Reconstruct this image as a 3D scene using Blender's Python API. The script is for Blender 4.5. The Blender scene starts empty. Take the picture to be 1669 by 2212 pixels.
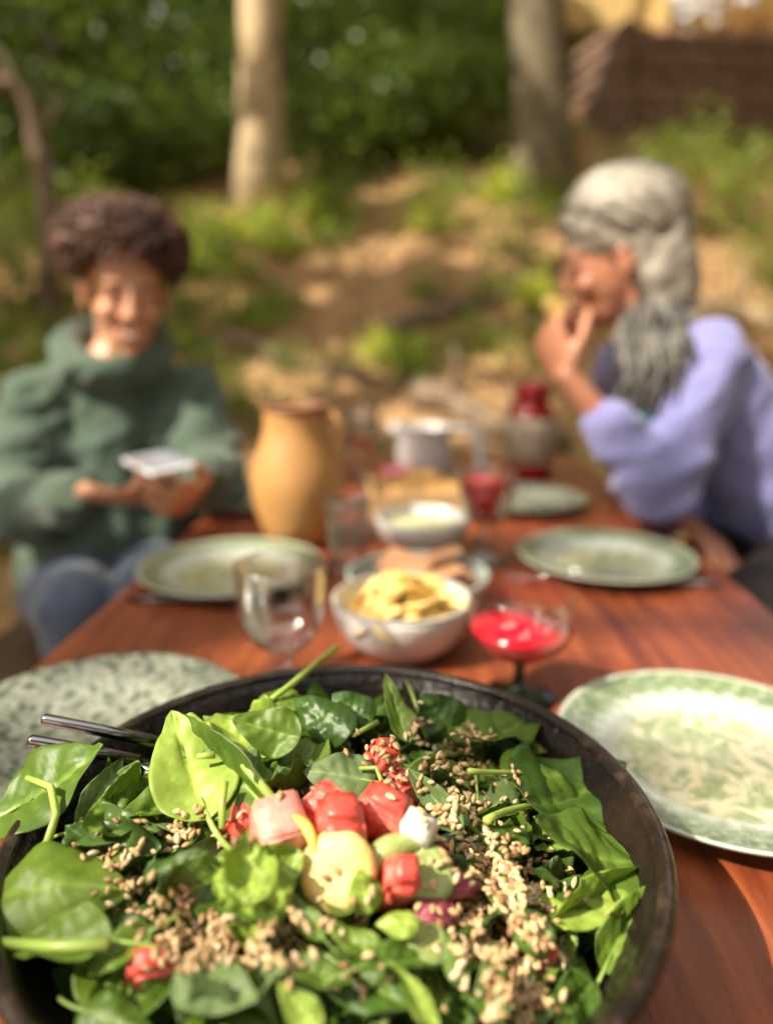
import bpy, bmesh, math, random
import numpy as np
from mathutils import Vector, Matrix, noise, Quaternion
from mathutils.bvhtree import BVHTree
random.seed(7); rng = np.random.default_rng(7)
PI = math.pi; R = math.radians
scene = bpy.context.scene
col = scene.collection

# ------------------------------------------------------------------ camera
TABLE_Z = 0.75
FPX, IW, IH = 1560.0, 1669.0, 2212.0            # focal length in photo units, photo size in those units
CAM = Vector((0.0, 0.0, TABLE_Z + 0.33))
PITCH, YAW = math.atan(397 / FPX), math.atan(70 / FPX)
cd = bpy.data.cameras.new('camera'); cam = bpy.data.objects.new('camera', cd); col.objects.link(cam)
cam.location = CAM; cam.rotation_euler = (PI / 2 - PITCH, 0, YAW)
cd.sensor_fit = 'VERTICAL'; cd.sensor_height = 24.0; cd.lens = FPX / IH * 24.0
cd.clip_start = 0.02; cd.clip_end = 600
cd.dof.use_dof = True; cd.dof.focus_distance = 0.385; cd.dof.aperture_fstop = cd.lens / 11.6
cd.dof.aperture_blades = 0
scene.camera = cam

# ------------------------------------------------------------------ world, sun, exposure
SUN_EL, SUN_AZ = R(46), math.atan2(-0.47, -0.88)   # the sun stands to the left and a little behind the camera
SUN = Vector((math.cos(SUN_EL) * math.cos(SUN_AZ), math.cos(SUN_EL) * math.sin(SUN_AZ), math.sin(SUN_EL)))
world = bpy.data.worlds.new('World'); scene.world = world; world.use_nodes = True
wn = world.node_tree; bg = wn.nodes['Background']
sky = wn.nodes.new('ShaderNodeTexSky'); sky.sky_type = 'NISHITA'; sky.sun_disc = False
sky.sun_elevation = SUN_EL; sky.sun_rotation = math.atan2(SUN.x, SUN.y)
sky.dust_density = 9.0; sky.air_density = 1.0; sky.ozone_density = 1.0
veil = wn.nodes.new('ShaderNodeMix'); veil.data_type = 'RGBA'; veil.inputs[0].default_value = 0.55   # warm white added to the whole sky so that it blows out
veil.inputs[7].default_value = (9.2, 8.4, 7.2, 1); wn.links.new(sky.outputs[0], veil.inputs[6]); wn.links.new(veil.outputs[2], bg.inputs[0]); bg.inputs[1].default_value = 0.145
sd = bpy.data.lights.new('sun', 'SUN'); sd.energy = 4.9; sd.angle = R(0.6); sd.color = (1.0, 0.90, 0.73)
sun = bpy.data.objects.new('sun', sd); col.objects.link(sun)
sun.rotation_euler = (-SUN).to_track_quat('-Z', 'Y').to_euler(); sun.location = (-4, -3, 8)
scene.view_settings.view_transform = 'Standard'; scene.view_settings.look = 'None'
scene.view_settings.exposure = 1.03; scene.view_settings.gamma = 1.0; scene.view_settings.use_curve_mapping = False
scene.render.engine = 'CYCLES'
cy = scene.cycles
cy.use_denoising = True; cy.max_bounces = 10; cy.diffuse_bounces = 4; cy.glossy_bounces = 4
cy.transmission_bounces = 10; cy.transparent_max_bounces = 8; cy.sample_clamp_indirect = 4.0
cy.caustics_reflective = False; cy.caustics_refractive = True; cy.blur_glossy = 0.5

# ------------------------------------------------------------------ pixel helpers
FWD = Vector((-math.sin(YAW) * math.cos(PITCH), math.cos(YAW) * math.cos(PITCH), -math.sin(PITCH)))
RGT = Vector((math.cos(YAW), math.sin(YAW), 0)); UPV = RGT.cross(FWD)
def ray(x, y): return FWD + RGT * ((x - IW / 2) / FPX) - UPV * ((y - IH / 2) / FPX)
def pix(x, y, d): return CAM + ray(x, y) * d
def on(x, y, z=TABLE_Z):
    r = ray(x, y); return CAM + r * ((z - CAM.z) / r.z)
def proj(p):
    q = Vector(p) - CAM; d = q.dot(FWD)
    return (IW / 2 + FPX * q.dot(RGT) / d, IH / 2 - FPX * q.dot(UPV) / d, d)

# ------------------------------------------------------------------ object helpers
def link(name, me, mat=None, parent=None, loc=None):
    o = bpy.data.objects.new(name, me); col.objects.link(o)
    if mat is not None and me is not None and not me.materials: me.materials.append(mat)
    if parent is not None: o.parent = parent
    if loc is not None: o.location = loc
    return o
def tag(o, label, cat, group=None, kind=None):
    if label: o['label'] = label
    if cat: o['category'] = cat
    if group: o['group'] = group
    if kind: o['kind'] = kind
    return o
def struct(o, kind='structure', label=None, cat=None):
    o['kind'] = kind
    if label: o['label'] = label
    if cat: o['category'] = cat
    return o
def thing(name, label, cat, loc=(0, 0, 0), rz=0.0, group=None):
    o = bpy.data.objects.new(name, None); col.objects.link(o)
    o.location = loc; o.rotation_euler = (0, 0, rz); o.empty_display_size = 0.05
    return tag(o, label, cat, group)
def mesh(name, v, f, smooth=True, mats=None):
    me = bpy.data.meshes.new(name)
    me.from_pydata([tuple(map(float, p)) for p in v] if not isinstance(v, np.ndarray) else v.tolist(), [], f if not isinstance(f, np.ndarray) else f.tolist())
    if smooth: me.shade_smooth()
    me.update()
    return me
class MB:
    def __init__(s): s.v = []; s.f = []
    def add(s, v, f):
        n = len(s.v); s.v.extend([tuple(p) for p in v]); s.f.extend([tuple(i + n for i in q) for q in f]); return s
    def xf(s, m):
        s.v = [tuple(m @ Vector(p)) for p in s.v]; return s
    def lathe(s, prof, n=40, m=None, closed=False):
        v, f = [], []
        for (r, z) in prof:
            for k in range(n):
                a = 2 * PI * k / n; v.append(Vector((r * math.cos(a), r * math.sin(a), z)))
        for i in range(len(prof) - 1):
            for k in range(n):
                k2 = (k + 1) % n
                f.append((i * n + k, i * n + k2, (i + 1) * n + k2, (i + 1) * n + k))
        if m is not None: v = [m @ p for p in v]
        return s.add(v, f)
    def tube(s, pts, rad, n=8, cap=True, flat=1.0, up=None):
        pts = [Vector(p) for p in pts]
        if not hasattr(rad, '__len__'): rad = [rad] * len(pts)
        v, f = [], []; prev = None
        for i, p in enumerate(pts):
            t = (pts[min(i + 1, len(pts) - 1)] - pts[max(i - 1, 0)])
            t = t.normalized() if t.length > 1e-9 else Vector((0, 0, 1))
            if prev is None:
                a = up.cross(t) if up is not None else t.orthogonal()
                a = a.normalized() if a.length > 1e-6 else t.orthogonal().normalized()
            else:
                a = prev - t * prev.dot(t); a = a.normalized() if a.length > 1e-6 else t.orthogonal().normalized()
            prev = a; b = t.cross(a)
            for k in range(n):
                q = 2 * PI * k / n
                v.append(p + a * (rad[i] * math.cos(q)) + b * (rad[i] * flat * math.sin(q)))
        for i in range(len(pts) - 1):
            for k in range(n):
                k2 = (k + 1) % n
                f.append((i * n + k, i * n + k2, (i + 1) * n + k2, (i + 1) * n + k))
        if cap:
            f.append(tuple(range(n - 1, -1, -1))); f.append(tuple((len(pts) - 1) * n + k for k in range(n)))
        return s.add(v, f)
    def box(s, c, size, m=None):
        c = Vector(c); hx, hy, hz = [a / 2 for a in size]
        v = [c + Vector((x, y, z)) for x in (-hx, hx) for y in (-hy, hy) for z in (-hz, hz)]
        if m is not None: v = [m @ p for p in v]
        return s.add(v, [(0, 1, 3, 2), (4, 6, 7, 5), (0, 4, 5, 1), (2, 3, 7, 6), (0, 2, 6, 4), (1, 5, 7, 3)])
    def ell(s, c, r, m=None, nu=16, nv=10):
        c = Vector(c); v = []; f = []
        if not hasattr(r, '__len__'): r = (r, r, r)
        v.append(Vector((0, 0, -1)))
        for j in range(1, nv):
            t = -PI / 2 + PI * j / nv
            for k in range(nu):
                a = 2 * PI * k / nu; v.append(Vector((math.cos(t) * math.cos(a), math.cos(t) * math.sin(a), math.sin(t))))
        v.append(Vector((0, 0, 1))); L = len(v) - 1
        for k in range(nu):
            k2 = (k + 1) % nu
            f.append((0, 1 + k2, 1 + k)); f.append((L, L - nu + k, L - nu + k2))
            for j in range(nv - 2):
                a = 1 + j * nu; f.append((a + k, a + k2, a + nu + k2, a + nu + k))
        v = [Vector((p.x * r[0], p.y * r[1], p.z * r[2])) + c for p in v]
        if m is not None: v = [m @ p for p in v]
        return s.add(v, f)
    def cap(s, p0, p1, r0, r1=None, n=14):
        p0 = Vector(p0); p1 = Vector(p1); r1 = r0 if r1 is None else r1
        t = (p1 - p0); L = t.length; t = t.normalized() if L > 1e-6 else Vector((0, 0, 1))
        pts, rad = [], []
        for a in (-85, -60, -30): pts.append(p0 + t * (r0 * math.sin(R(a)))); rad.append(r0 * math.cos(R(a)))
        pts += [p0, p1]; rad += [r0, r1]
        for a in (30, 60, 85): pts.append(p1 + t * (r1 * math.sin(R(a)))); rad.append(r1 * math.cos(R(a)))
        # explicit frame (pts may coincide in direction)
        a = t.orthogonal().normalized(); b = t.cross(a); v = []; f = []
        for p, q in zip(pts, rad):
            for k in range(n):
                w = 2 * PI * k / n; v.append(p + a * (q * math.cos(w)) + b * (q * math.sin(w)))
        for i in range(len(pts) - 1):
            for k in range(n):
                k2 = (k + 1) % n; f.append((i * n + k, i * n + k2, (i + 1) * n + k2, (i + 1) * n + k))
        f.append(tuple(range(n - 1, -1, -1))); f.append(tuple((len(pts) - 1) * n + k for k in range(n)))
        return s.add(v, f)
    def mesh(s, name, smooth=True): return mesh(name, s.v, s.f, smooth)
    def build(s, name, mat, parent=None, smooth=True, loc=None):
        return link(name, s.mesh(name, smooth), mat, parent, loc)
def remesh(mb, name, voxel, smooth_it=4, factor=0.5, extra=None):
    """joins overlapping closed shapes into ONE continuous surface"""
    me = mb.mesh(name + '_src'); o = bpy.data.objects.new(name + '_src', me); col.objects.link(o)
    m = o.modifiers.new('r', 'REMESH'); m.mode = 'VOXEL'; m.voxel_size = voxel; m.use_smooth_shade = True
    if smooth_it:
        s = o.modifiers.new('s', 'SMOOTH'); s.factor = factor; s.iterations = smooth_it
    dg = bpy.context.evaluated_depsgraph_get(); dg.update()
    out = bpy.data.meshes.new_from_object(o.evaluated_get(dg)); out.name = name
    bpy.data.objects.remove(o); bpy.data.meshes.remove(me)
    if extra is not None: extra(out)
    out.shade_smooth()
    return out
def rough_up(amp, scale, seed=0.0, ridge=0.0):
    def fn(me):
        n = len(me.vertices); co = np.empty(n * 3); me.vertices.foreach_get('co', co); co = co.reshape(-1, 3)
        nr = np.empty(n * 3); me.vertices.foreach_get('normal', nr); nr = nr.reshape(-1, 3)
        d = np.array([noise.noise((p[0] * scale + seed, p[1] * scale, p[2] * scale)) for p in co])
        if ridge:
            d2 = np.array([noise.noise((p[0] * 9 + seed, p[1] * 9 + p[2] * 5, p[2] * 16 - p[0] * 7)) for p in co])
            co += nr * (ridge * (0.45 - np.abs(d2) * 2.2))[:, None]
        co += nr * (d * amp)[:, None]; me.vertices.foreach_set('co', co.ravel()); me.update()
    return fn
def bevel(o, w, seg=2):
    b = o.modifiers.new('bevel', 'BEVEL'); b.width = w; b.segments = seg; b.limit_method = 'ANGLE'; return o
def copy_tree(o, parent=None):
    c = o.copy(); col.objects.link(c); c.parent = parent
    for ch in list(o.children): copy_tree(ch, c)
    return c

# ------------------------------------------------------------------ material helpers
def newmat(name):
    m = bpy.data.materials.new(name); m.use_nodes = True
    nt = m.node_tree; return m, nt, nt.nodes['Principled BSDF']
def N(nt, t, **kw):
    n = nt.nodes.new('ShaderNode' + t)
    for k, v in kw.items():
        if hasattr(n, k): setattr(n, k, v)
        else: n.inputs[k].default_value = v
    return n
def ramp(nt, fac, stops):
    r = N(nt, 'ValToRGB'); e = r.color_ramp.elements
    while len(e) < len(stops): e.new(0.5)
    for i, (p, c) in enumerate(stops):
        e[i].position = p; e[i].color = (*c, 1)
    nt.links.new(fac, r.inputs[0]); return r.outputs[0]
def mixc(nt, fac, a, b, mode='MIX'):
    m = N(nt, 'Mix', data_type='RGBA', blend_type=mode)
    for s, v in ((0, fac), (6, a), (7, b)):
        if hasattr(v, 'links'): nt.links.new(v, m.inputs[s])
        else: m.inputs[s].default_value = v if s == 0 else (*v, 1)
    return m.outputs[2]
def mathn(nt, op, a, b=None, c=None, clamp=False):
    m = N(nt, 'Math', operation=op, use_clamp=clamp)
    for s, v in enumerate((a, b, c)):
        if v is None: continue
        if hasattr(v, 'links'): nt.links.new(v, m.inputs[s])
        else: m.inputs[s].default_value = v
    return m.outputs[0]
def noisy(nt, scale, detail=4, rough=0.6, vec=None, dist=0.0):
    n = N(nt, 'TexNoise'); n.inputs['Scale'].default_value = scale; n.inputs['Detail'].default_value = detail
    n.inputs['Roughness'].default_value = rough; n.inputs['Distortion'].default_value = dist
    if vec is None:
        vec = N(nt, 'TexCoord').outputs['Object']
    nt.links.new(vec, n.inputs['Vector']); return n.outputs['Fac']
def bump(nt, bs, h, strength=0.3, dist=0.01):
    b = N(nt, 'Bump'); b.inputs['Strength'].default_value = strength; b.inputs['Distance'].default_value = dist
    nt.links.new(h, b.inputs['Height']); nt.links.new(b.outputs[0], bs.inputs['Normal']); return b
def simple(name, stops, scale=8, detail=5, rough=0.6, bmp=0.0, bscale=None, metal=0.0, spec=0.5, dist=0.01, **kw):
    """a material whose colour wanders between the stops, with fine relief"""
    m, nt, bs = newmat(name)
    if len(stops) == 1: bs.inputs['Base Color'].default_value = (*stops[0], 1)
    else:
        f = noisy(nt, scale, detail)
        n = len(stops); c = ramp(nt, f, [(0.3 + 0.4 * i / (n - 1), s) for i, s in enumerate(stops)])
        nt.links.new(c, bs.inputs['Base Color'])
    bs.inputs['Roughness'].default_value = rough; bs.inputs['Metallic'].default_value = metal
    bs.inputs['Specular IOR Level'].default_value = spec
    if bmp: bump(nt, bs, noisy(nt, bscale or scale * 4, 4), bmp, dist)
    for k, v in kw.items(): bs.inputs[k.replace('_', ' ')].default_value = v
    return m
def leafmat(name, dark, light, trans=0.35, rough=0.4, scale=30, attr=False, rnd=0.5):
    m, nt, bs = newmat(name)
    oi = N(nt, 'ObjectInfo')
    f = mathn(nt, 'ADD', mathn(nt, 'MULTIPLY', noisy(nt, scale, 3), 1 - rnd), mathn(nt, 'MULTIPLY', oi.outputs['Random'], rnd))
    c = ramp(nt, f, [(0.2, dark), (0.8, light)])
    if attr:
        at = N(nt, 'Attribute'); at.attribute_name = 'vein'
        c = mixc(nt, mathn(nt, 'MULTIPLY', at.outputs['Fac'], 0.34), c, tuple(min(1, a * 2.2 + 0.05) for a in light))
        bump(nt, bs, noisy(nt, 190, 3), 0.12, 0.002)
    nt.links.new(c, bs.inputs['Base Color']); bs.inputs['Roughness'].default_value = rough
    tr = N(nt, 'BsdfTranslucent'); mx = N(nt, 'MixShader'); mx.inputs[0].default_value = trans
    hs = N(nt, 'HueSaturation'); hs.inputs['Value'].default_value = 1.5; hs.inputs['Hue'].default_value = 0.485; hs.inputs['Saturation'].default_value = 1.05
    nt.links.new(c, hs.inputs['Color']); nt.links.new(hs.outputs[0], tr.inputs[0])
    nt.links.new(bs.outputs[0], mx.inputs[1]); nt.links.new(tr.outputs[0], mx.inputs[2])
    nt.links.new(mx.outputs[0], nt.nodes['Material Output'].inputs[0])
    return m
# ================================================================== THE SETTING
def smooth01(t): t = min(1, max(0, t)); return t * t * (3 - 2 * t)
def gz(x, y):
    """a bare yard round the table, then a wooded bank that climbs away from it to a plateau"""
    s = max(0.0, y - 2.9 + 0.25 * math.sin(x * 0.9))
    z = 0.62 * (s - 0.6 * (1 - math.exp(-s / 0.6)))
    cap = 4.05 + 0.04 * max(0, y - 10)
    z = cap - math.log(1 + math.exp(min(40, (cap - z) * 4))) / 4 if z > 1 else z
    z += 0.10 * noise.noise((x * 0.7, y * 0.7, 3.1)) * smooth01(s) + 0.05 * noise.noise((x * 2.3, y * 2.3, 9)) * smooth01(s * 1.5)
    z += 0.012 * noise.noise((x * 3, y * 3, 1))
    return z
def gp(px, Y, dz=0.0):
    r = ray(px, 709); x = CAM.x + r.x / r.y * Y; return Vector((x, Y, gz(x, Y) + dz))

def ground_mat():
    m, nt, bs = newmat('forest_floor')
    a = noisy(nt, 5, 8, 0.7); b = noisy(nt, 40, 5, 0.7); c = noisy(nt, 0.9, 4, 0.6)
    base = ramp(nt, b, [(0.3, (0.16, 0.10, 0.055)), (0.5, (0.36, 0.22, 0.11)), (0.72, (0.56, 0.37, 0.19))])
    moss = ramp(nt, b, [(0.3, (0.04, 0.07, 0.012)), (0.7, (0.20, 0.26, 0.035))])
    fac = mathn(nt, 'MULTIPLY', ramp(nt, c, [(0.50, (0, 0, 0)), (0.62, (1, 1, 1))]), ramp(nt, a, [(0.4, (0, 0, 0)), (0.6, (1, 1, 1))]))
    nt.links.new(mixc(nt, fac, base, moss), bs.inputs['Base Color'])
    bs.inputs['Roughness'].default_value = 0.95; bs.inputs['Specular IOR Level'].default_value = 0.15
    bump(nt, bs, b, 0.7, 0.03); return m
M_ground = ground_mat()
def warp(a, b, n, p=3.0):
    t = np.linspace(-1, 1, n); s = np.sinh(p * t) / math.sinh(p)
    return np.where(s < 0, -a * s, b * s) if a < 0 else s
xs = warp(-260, 260, 131, 5.2); ys = 3.5 + warp(-200, 400, 151, 5.6)
gv = [(x, y, gz(x, y)) for y in ys for x in xs]
nx = len(xs)
gf = [(j * nx + i, j * nx + i + 1, (j + 1) * nx + i + 1, (j + 1) * nx + i) for j in range(len(ys) - 1) for i in range(nx - 1)]
ground = link('ground', mesh('ground', gv, gf), M_ground); struct(ground)

# ---- leaf clouds
def cards(c, size, aspect=0.6, up=0.0, r=rng):
    """kite shaped leaf faces at the points c; up>0 lays them flatter"""
    n = len(c); a = r.normal(size=(n, 3)); a[:, 2] *= (1 - up); a /= np.linalg.norm(a, axis=1)[:, None]
    b = r.normal(size=(n, 3)); b[:, 2] *= (1 - up); b -= a * (a * b).sum(1)[:, None]; b /= np.linalg.norm(b, axis=1)[:, None]
    s = (size * r.uniform(0.6, 1.3, n))[:, None]
    v = np.stack([c - a * s * 0.5, c + b * s * aspect * 0.5 - a * s * 0.05, c + a * s * 0.5, c - b * s * aspect * 0.5 - a * s * 0.05], 1).reshape(-1, 3)
    f = np.arange(n * 4).reshape(-1, 4)
    return v, f
GAP0 = Vector((0.02, 0.75, 0.85))
def sun_gap(c, rad=1.15, P=None):
    """leaves that stay clear of the opening through which the sun reaches the table"""
    P = GAP0 if P is None else P
    q = c - np.array(P); s = np.array(SUN); t = q @ s
    d = np.linalg.norm(q - t[:, None] * s, axis=1)
    ang = rad * (1 + 0.25 * np.sin(c[:, 0] * 2.1 + c[:, 1] * 1.7))
    q2 = c - np.array((-.06, .36, .84)); t2 = q2 @ s; d2 = np.linalg.norm(q2 - t2[:, None] * s, axis=1)      # clear sun on the salad
    q3 = c - np.array(pix(215, 850, 1.4)); t3 = q3 @ s; d3 = np.linalg.norm(q3 - t3[:, None] * s, axis=1)     # and on the hoodie
    qw = c - np.array(pix(1560, 800, 1.22)); tw0 = qw @ s; dw = np.linalg.norm(qw - tw0[:, None] * s, axis=1)     # and on the lilac shoulder
    qc = c - np.array(pix(868, 1340, .77)); tc0 = qc @ s; dc = np.linalg.norm(qc - tc0[:, None] * s, axis=1)     # and on the crisps
    thin = rng.random(len(c)) < 0.34
    qj = c - np.array(pix(640, 1010, 1.12)); tj = qj @ s; dj = np.linalg.norm(qj - tj[:, None] * s, axis=1)     # and on the jug
    return c[((d > ang) | thin) & ((d2 > .36) | (rng.random(len(c)) < .20)) & (d3 > .36) & (dj > .16) & (dw > .18) & (dc > .15) | (t < 1.0)]
def march(x, y):
    r = ray(x, y)
    for i in range(600):
        p = CAM + r * (2.5 + i * .02)
        if p.z < gz(p.x, p.y): return p
    return p
FLECKS = [(march(a, b), r) for a, b, r in [(430, 590, .16), (480, 545, .2), (550, 515, .24), (630, 525, .2), (700, 545, .18), (770, 560, .16), (850, 545, .22), (920, 525, .24), (990, 505, .2), (1060, 455, .24), (1110, 430, .2), (1120, 510, .26), (1060, 540, .2), (1190, 660, .2), (700, 640, .1), (1150, 640, .14),
          (460, 825, .24), (540, 815, .26), (620, 830, .22), (700, 855, .22), (790, 855, .22), (870, 850, .26), (950, 870, .26), (1030, 890, .26), (740, 760, .12), (810, 775, .14), (1060, 780, .2), (1110, 800, .16), (1500, 600, .24), (1580, 580, .26), (1660, 570, .26), (130, 640, .18), (60, 560, .14), (330, 560, .12), (1620, 480, .14)]]
FLECKS += [(pix(a, b, d), r * (.75 if d > 8 and b < 250 and a < 1100 else 1)) for a, b, d, r in [(930, 150, 9.2, 1.0), (960, 70, 9.4, 1.0), (760, 90, 9.3, .6), (1000, 200, 9.0, .5), (820, 60, 9.4, .4), (1350, 200, 8.2, .7), (1500, 180, 8.3, .7), (1640, 200, 8.4, .7), (1500, 260, 8.1, .4), (560, 400, 7.0, .55), (560, 280, 7.0, .5), (570, 150, 7.0, .8), (570, 20, 7.0, .85), (570, 220, 7, .6), (1260, 100, 9, .7), (1300, 10, 9, .6), (60, 230, 4.9, .2), (215, 300, 5.4, .22), (100, 20, 8.5, .4), (300, 120, 8.6, .7), (200, 60, 8.6, .75), (100, 120, 8.4, .5), (400, 200, 8.4, .4), (30, 330, 7.5, .4), (450, 90, 9.2, .4), (800, 90, 9, .3), (700, 220, 8.8, .25), (470, 60, 9, .25), (60, 420, 6, .3), (180, 520, 6, .25), (460, 380, 7.5, .25), (1150, 30, 5.8, .2)]]
def flecks(c):
    k = np.ones(len(c), bool); s = np.array(SUN)
    for P, r in FLECKS:
        q = c - np.array(P); t = q @ s; d = np.linalg.norm(q - t[:, None] * s, axis=1); k &= (d > r * 1.5) | (t < .3)
    return c[k]
def in_view(c, top=8, pad=40):
    q = c - np.array(CAM); d = q @ np.array(FWD)
    x = IW / 2 + FPX * (q @ np.array(RGT)) / np.maximum(d, 1e-3); y = IH / 2 - FPX * (q @ np.array(UPV)) / np.maximum(d, 1e-3)
    return (d > 0) & (x > -pad) & (x < IW + pad) & (y > top) & (y < IH)
def clumps(center, rad, n_clump, per, spread=0.27, r=rng):
    u = r.normal(size=(n_clump, 3)); u /= np.linalg.norm(u, axis=1)[:, None]
    u *= r.uniform(0.25, 1.0, n_clump)[:, None] ** 0.5
    cc = np.array(center) + u * np.array(rad)
    k = r.integers(int(per * 0.6), int(per * 1.4), n_clump)
    pts = np.repeat(cc, k, axis=0) + r.normal(size=(k.sum(), 3)) * np.array([spread, spread, spread * 0.6])
    return pts
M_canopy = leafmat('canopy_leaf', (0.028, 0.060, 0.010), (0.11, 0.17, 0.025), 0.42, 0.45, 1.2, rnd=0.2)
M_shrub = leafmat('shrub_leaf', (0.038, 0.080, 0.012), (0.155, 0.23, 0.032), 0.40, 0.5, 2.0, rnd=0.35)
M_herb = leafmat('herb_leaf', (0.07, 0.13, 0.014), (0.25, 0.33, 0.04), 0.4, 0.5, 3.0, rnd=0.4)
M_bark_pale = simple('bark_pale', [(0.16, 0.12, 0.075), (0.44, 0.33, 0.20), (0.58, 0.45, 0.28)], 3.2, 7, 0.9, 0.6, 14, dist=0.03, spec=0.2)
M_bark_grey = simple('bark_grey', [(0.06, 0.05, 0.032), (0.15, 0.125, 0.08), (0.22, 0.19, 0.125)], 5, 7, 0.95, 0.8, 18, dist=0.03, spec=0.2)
M_deadwood = simple('deadwood', [(0.05, 0.035, 0.025), (0.16, 0.11, 0.075), (0.30, 0.22, 0.15)], 9, 6, 0.9, 0.7, 30, dist=0.015, spec=0.2)

def tree(name, base, h, r0, label, bark, crown_c=None, crown_r=(2.2, 2.2, 1.3), nc=60, per=140, lean=(0, 0), leaf=0.16, group=None, keep_out=True, limbs=7):
    t = thing(name, label, 'tree', base, 0, group); B = Vector(base)
    pts, rad = [], []
    for i in range(13):
        k = i / 12
        pts.append(Vector((lean[0] * k + 0.05 * math.sin(k * 9 + base[0]), lean[1] * k + 0.05 * math.sin(k * 7 + base[1] * 2), k * h - 0.15)))
        rad.append(r0 * (1 - 0.5 * k) * (1 + 0.22 * max(0, 1 - i / 1.6)))
    mb = MB().tube(pts, rad, 14)
    cc = Vector(crown_c) - B if crown_c is not None else Vector((lean[0], lean[1], h * 0.95))
    for q in range(limbs):
        a = 2 * PI * q / limbs + base[0]; k0 = random.uniform(0.62, 0.95); p0 = pts[int(k0 * 12)]
        e = cc + Vector((math.cos(a) * crown_r[0] * 0.7, math.sin(a) * crown_r[1] * 0.7, random.uniform(-0.2, 0.5) * crown_r[2]))
        mid = (p0 + e) / 2 + Vector((0, 0, -0.25)); rr = r0 * 0.32
        mb.tube([p0, p0 * 0.6 + mid * 0.4 + Vector((0, 0, .06)), mid, mid * 0.4 + e * 0.6, e], [rr, rr * .8, rr * .6, rr * .4, rr * .15], 6)
    mb.build('trunk', bark, t)
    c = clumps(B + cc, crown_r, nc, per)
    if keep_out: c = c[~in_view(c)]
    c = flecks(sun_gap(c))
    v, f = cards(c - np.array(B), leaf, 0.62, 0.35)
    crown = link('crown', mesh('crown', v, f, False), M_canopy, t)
    return t
def shrub(name, base, rad, h, n, label, mat, leaf=0.07, group=None, cat='shrub', stems=6, low=0.15, gap=False):
    t = thing(name, label, cat, base, 0, group); mb = MB()
    u = rng.normal(size=(max(6, n // 60), 3)); u /= np.linalg.norm(u, axis=1)[:, None]
    u *= rng.uniform(0.2, 1, len(u))[:, None] ** 0.4
    cc = np.stack([u[:, 0] * rad, u[:, 1] * rad * 0.8, low * h + (u[:, 2] * 0.5 + 0.5) * h * (1 - low)], 1)
    k = rng.integers(0, len(cc), n); s = 0.16 * rad + 0.05
    pts = cc[k] + rng.normal(size=(n, 3)) * s; pts[:, 2] = np.maximum(pts[:, 2], 0.01)
    v, f = cards(pts, leaf, 0.62, 0.3)
    for q in range(stems):
        e = cc[q % len(cc)]; mid = Vector((e[0] * .35, e[1] * .35, e[2] * .55))
        mb.tube([(e[0] * .08, e[1] * .08, -0.05), mid, tuple(e)], [0.010 + .008 * h, 0.007 + .005 * h, 0.003], 5)
    mb.build('stem', M_bark_grey, t); link('foliage', mesh('foliage', v, f, False), mat, t)
    return t

# ---- trees one can see, and those whose crowns shade the bank
def tree_at(px, Y, *a, **k):
    b = gp(px, Y); return tree(a[0], tuple(b), *a[1:], **k)
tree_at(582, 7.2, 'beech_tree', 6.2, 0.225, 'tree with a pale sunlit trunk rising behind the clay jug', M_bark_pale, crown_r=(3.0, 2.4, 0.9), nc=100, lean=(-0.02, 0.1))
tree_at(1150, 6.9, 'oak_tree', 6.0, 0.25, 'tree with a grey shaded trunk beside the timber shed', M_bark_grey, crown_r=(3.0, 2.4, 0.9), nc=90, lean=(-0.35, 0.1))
CG = 'trees around the clearing'
for i, (x, y, h, r, cr, nc, ln) in enumerate([(-4.6, 2.4, 7.2, .20, (2.6, 2.2, 1.0), 70, (0.5, .3)), (-5.6, 5.4, 7.6, .22, (2.4, 2.2, 1.1), 50, (.2, 0)),
        (-3.9, 8.6, 6.4, .18, (2.3, 2.2, 1.1), 46, (0, -.6)), (-7.6, 3.2, 7.8, .22, (2.4, 2.3, 1.1), 46, (0, 0)), (-2.0, 11.5, 5.5, .17, (2.6, 2.4, 1.3), 60, (0, 0)),
        (1.5, 12.5, 5.5, .17, (2.4, 2.4, 1.2), 48, (0, 0)), (3.6, 3.6, 7.2, .2, (2.6, 2.4, 1.0), 80, (-1.0, .2)), (-7.5, 8.5, 6.5, .2, (2.6, 2.5, 1.3), 50, (0, 0)),
        (-6.0, 12.5, 5.5, .18, (2.8, 2.4, 1.4), 50, (0, 0)), (-4.2, -3.6, 7.2, .2, (1.8, 1.8, 1.0), 30, (0, 0)), (-5.4, -0.9, 7.0, .2, (2.2, 2.2, 1.0), 56, (0, 0)), (-3.4, 3.9, 6.6, .17, (2.2, 2.2, .9), 60, (-.6, 0)), (4.6, -2.0, 7.0, .2, (2.6, 2.6, 1.3), 80, (0, 0)),
        (0.8, -4.2, 6.6, .2, (2.8, 2.4, 1.3), 90, (0, 0)), (-2.6, -6.5, 6.6, .2, (3, 3, 1.5), 90, (0, 0)), (4.0, -7, 6.6, .2, (3.2, 3, 1.6), 90, (0, 0)), (-7.6, -1.5, 6.8, .2, (2.6, 2.6, 1.3), 70, (0, 0)), (-7, -6.5, 6.5, .2, (3, 3, 1.5), 80, (0, 0)), (7.2, 1.5, 6.6, .2, (2.6, 2.8, 1.5), 80, (0, 0)),
        (6.2, 5.6, 6.2, .2, (2.2, 2.4, 1.3), 60, (0, 0)), (8.5, -3.5, 6.5, .2, (3, 3, 1.6), 80, (0, 0))]):
    tree('tall_tree', (x, y, gz(x, y)), h, r, 'slim dark barked forest tree among the undergrowth on the bank', M_bark_grey, crown_r=cr, nc=nc, lean=ln, group=CG)

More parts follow.
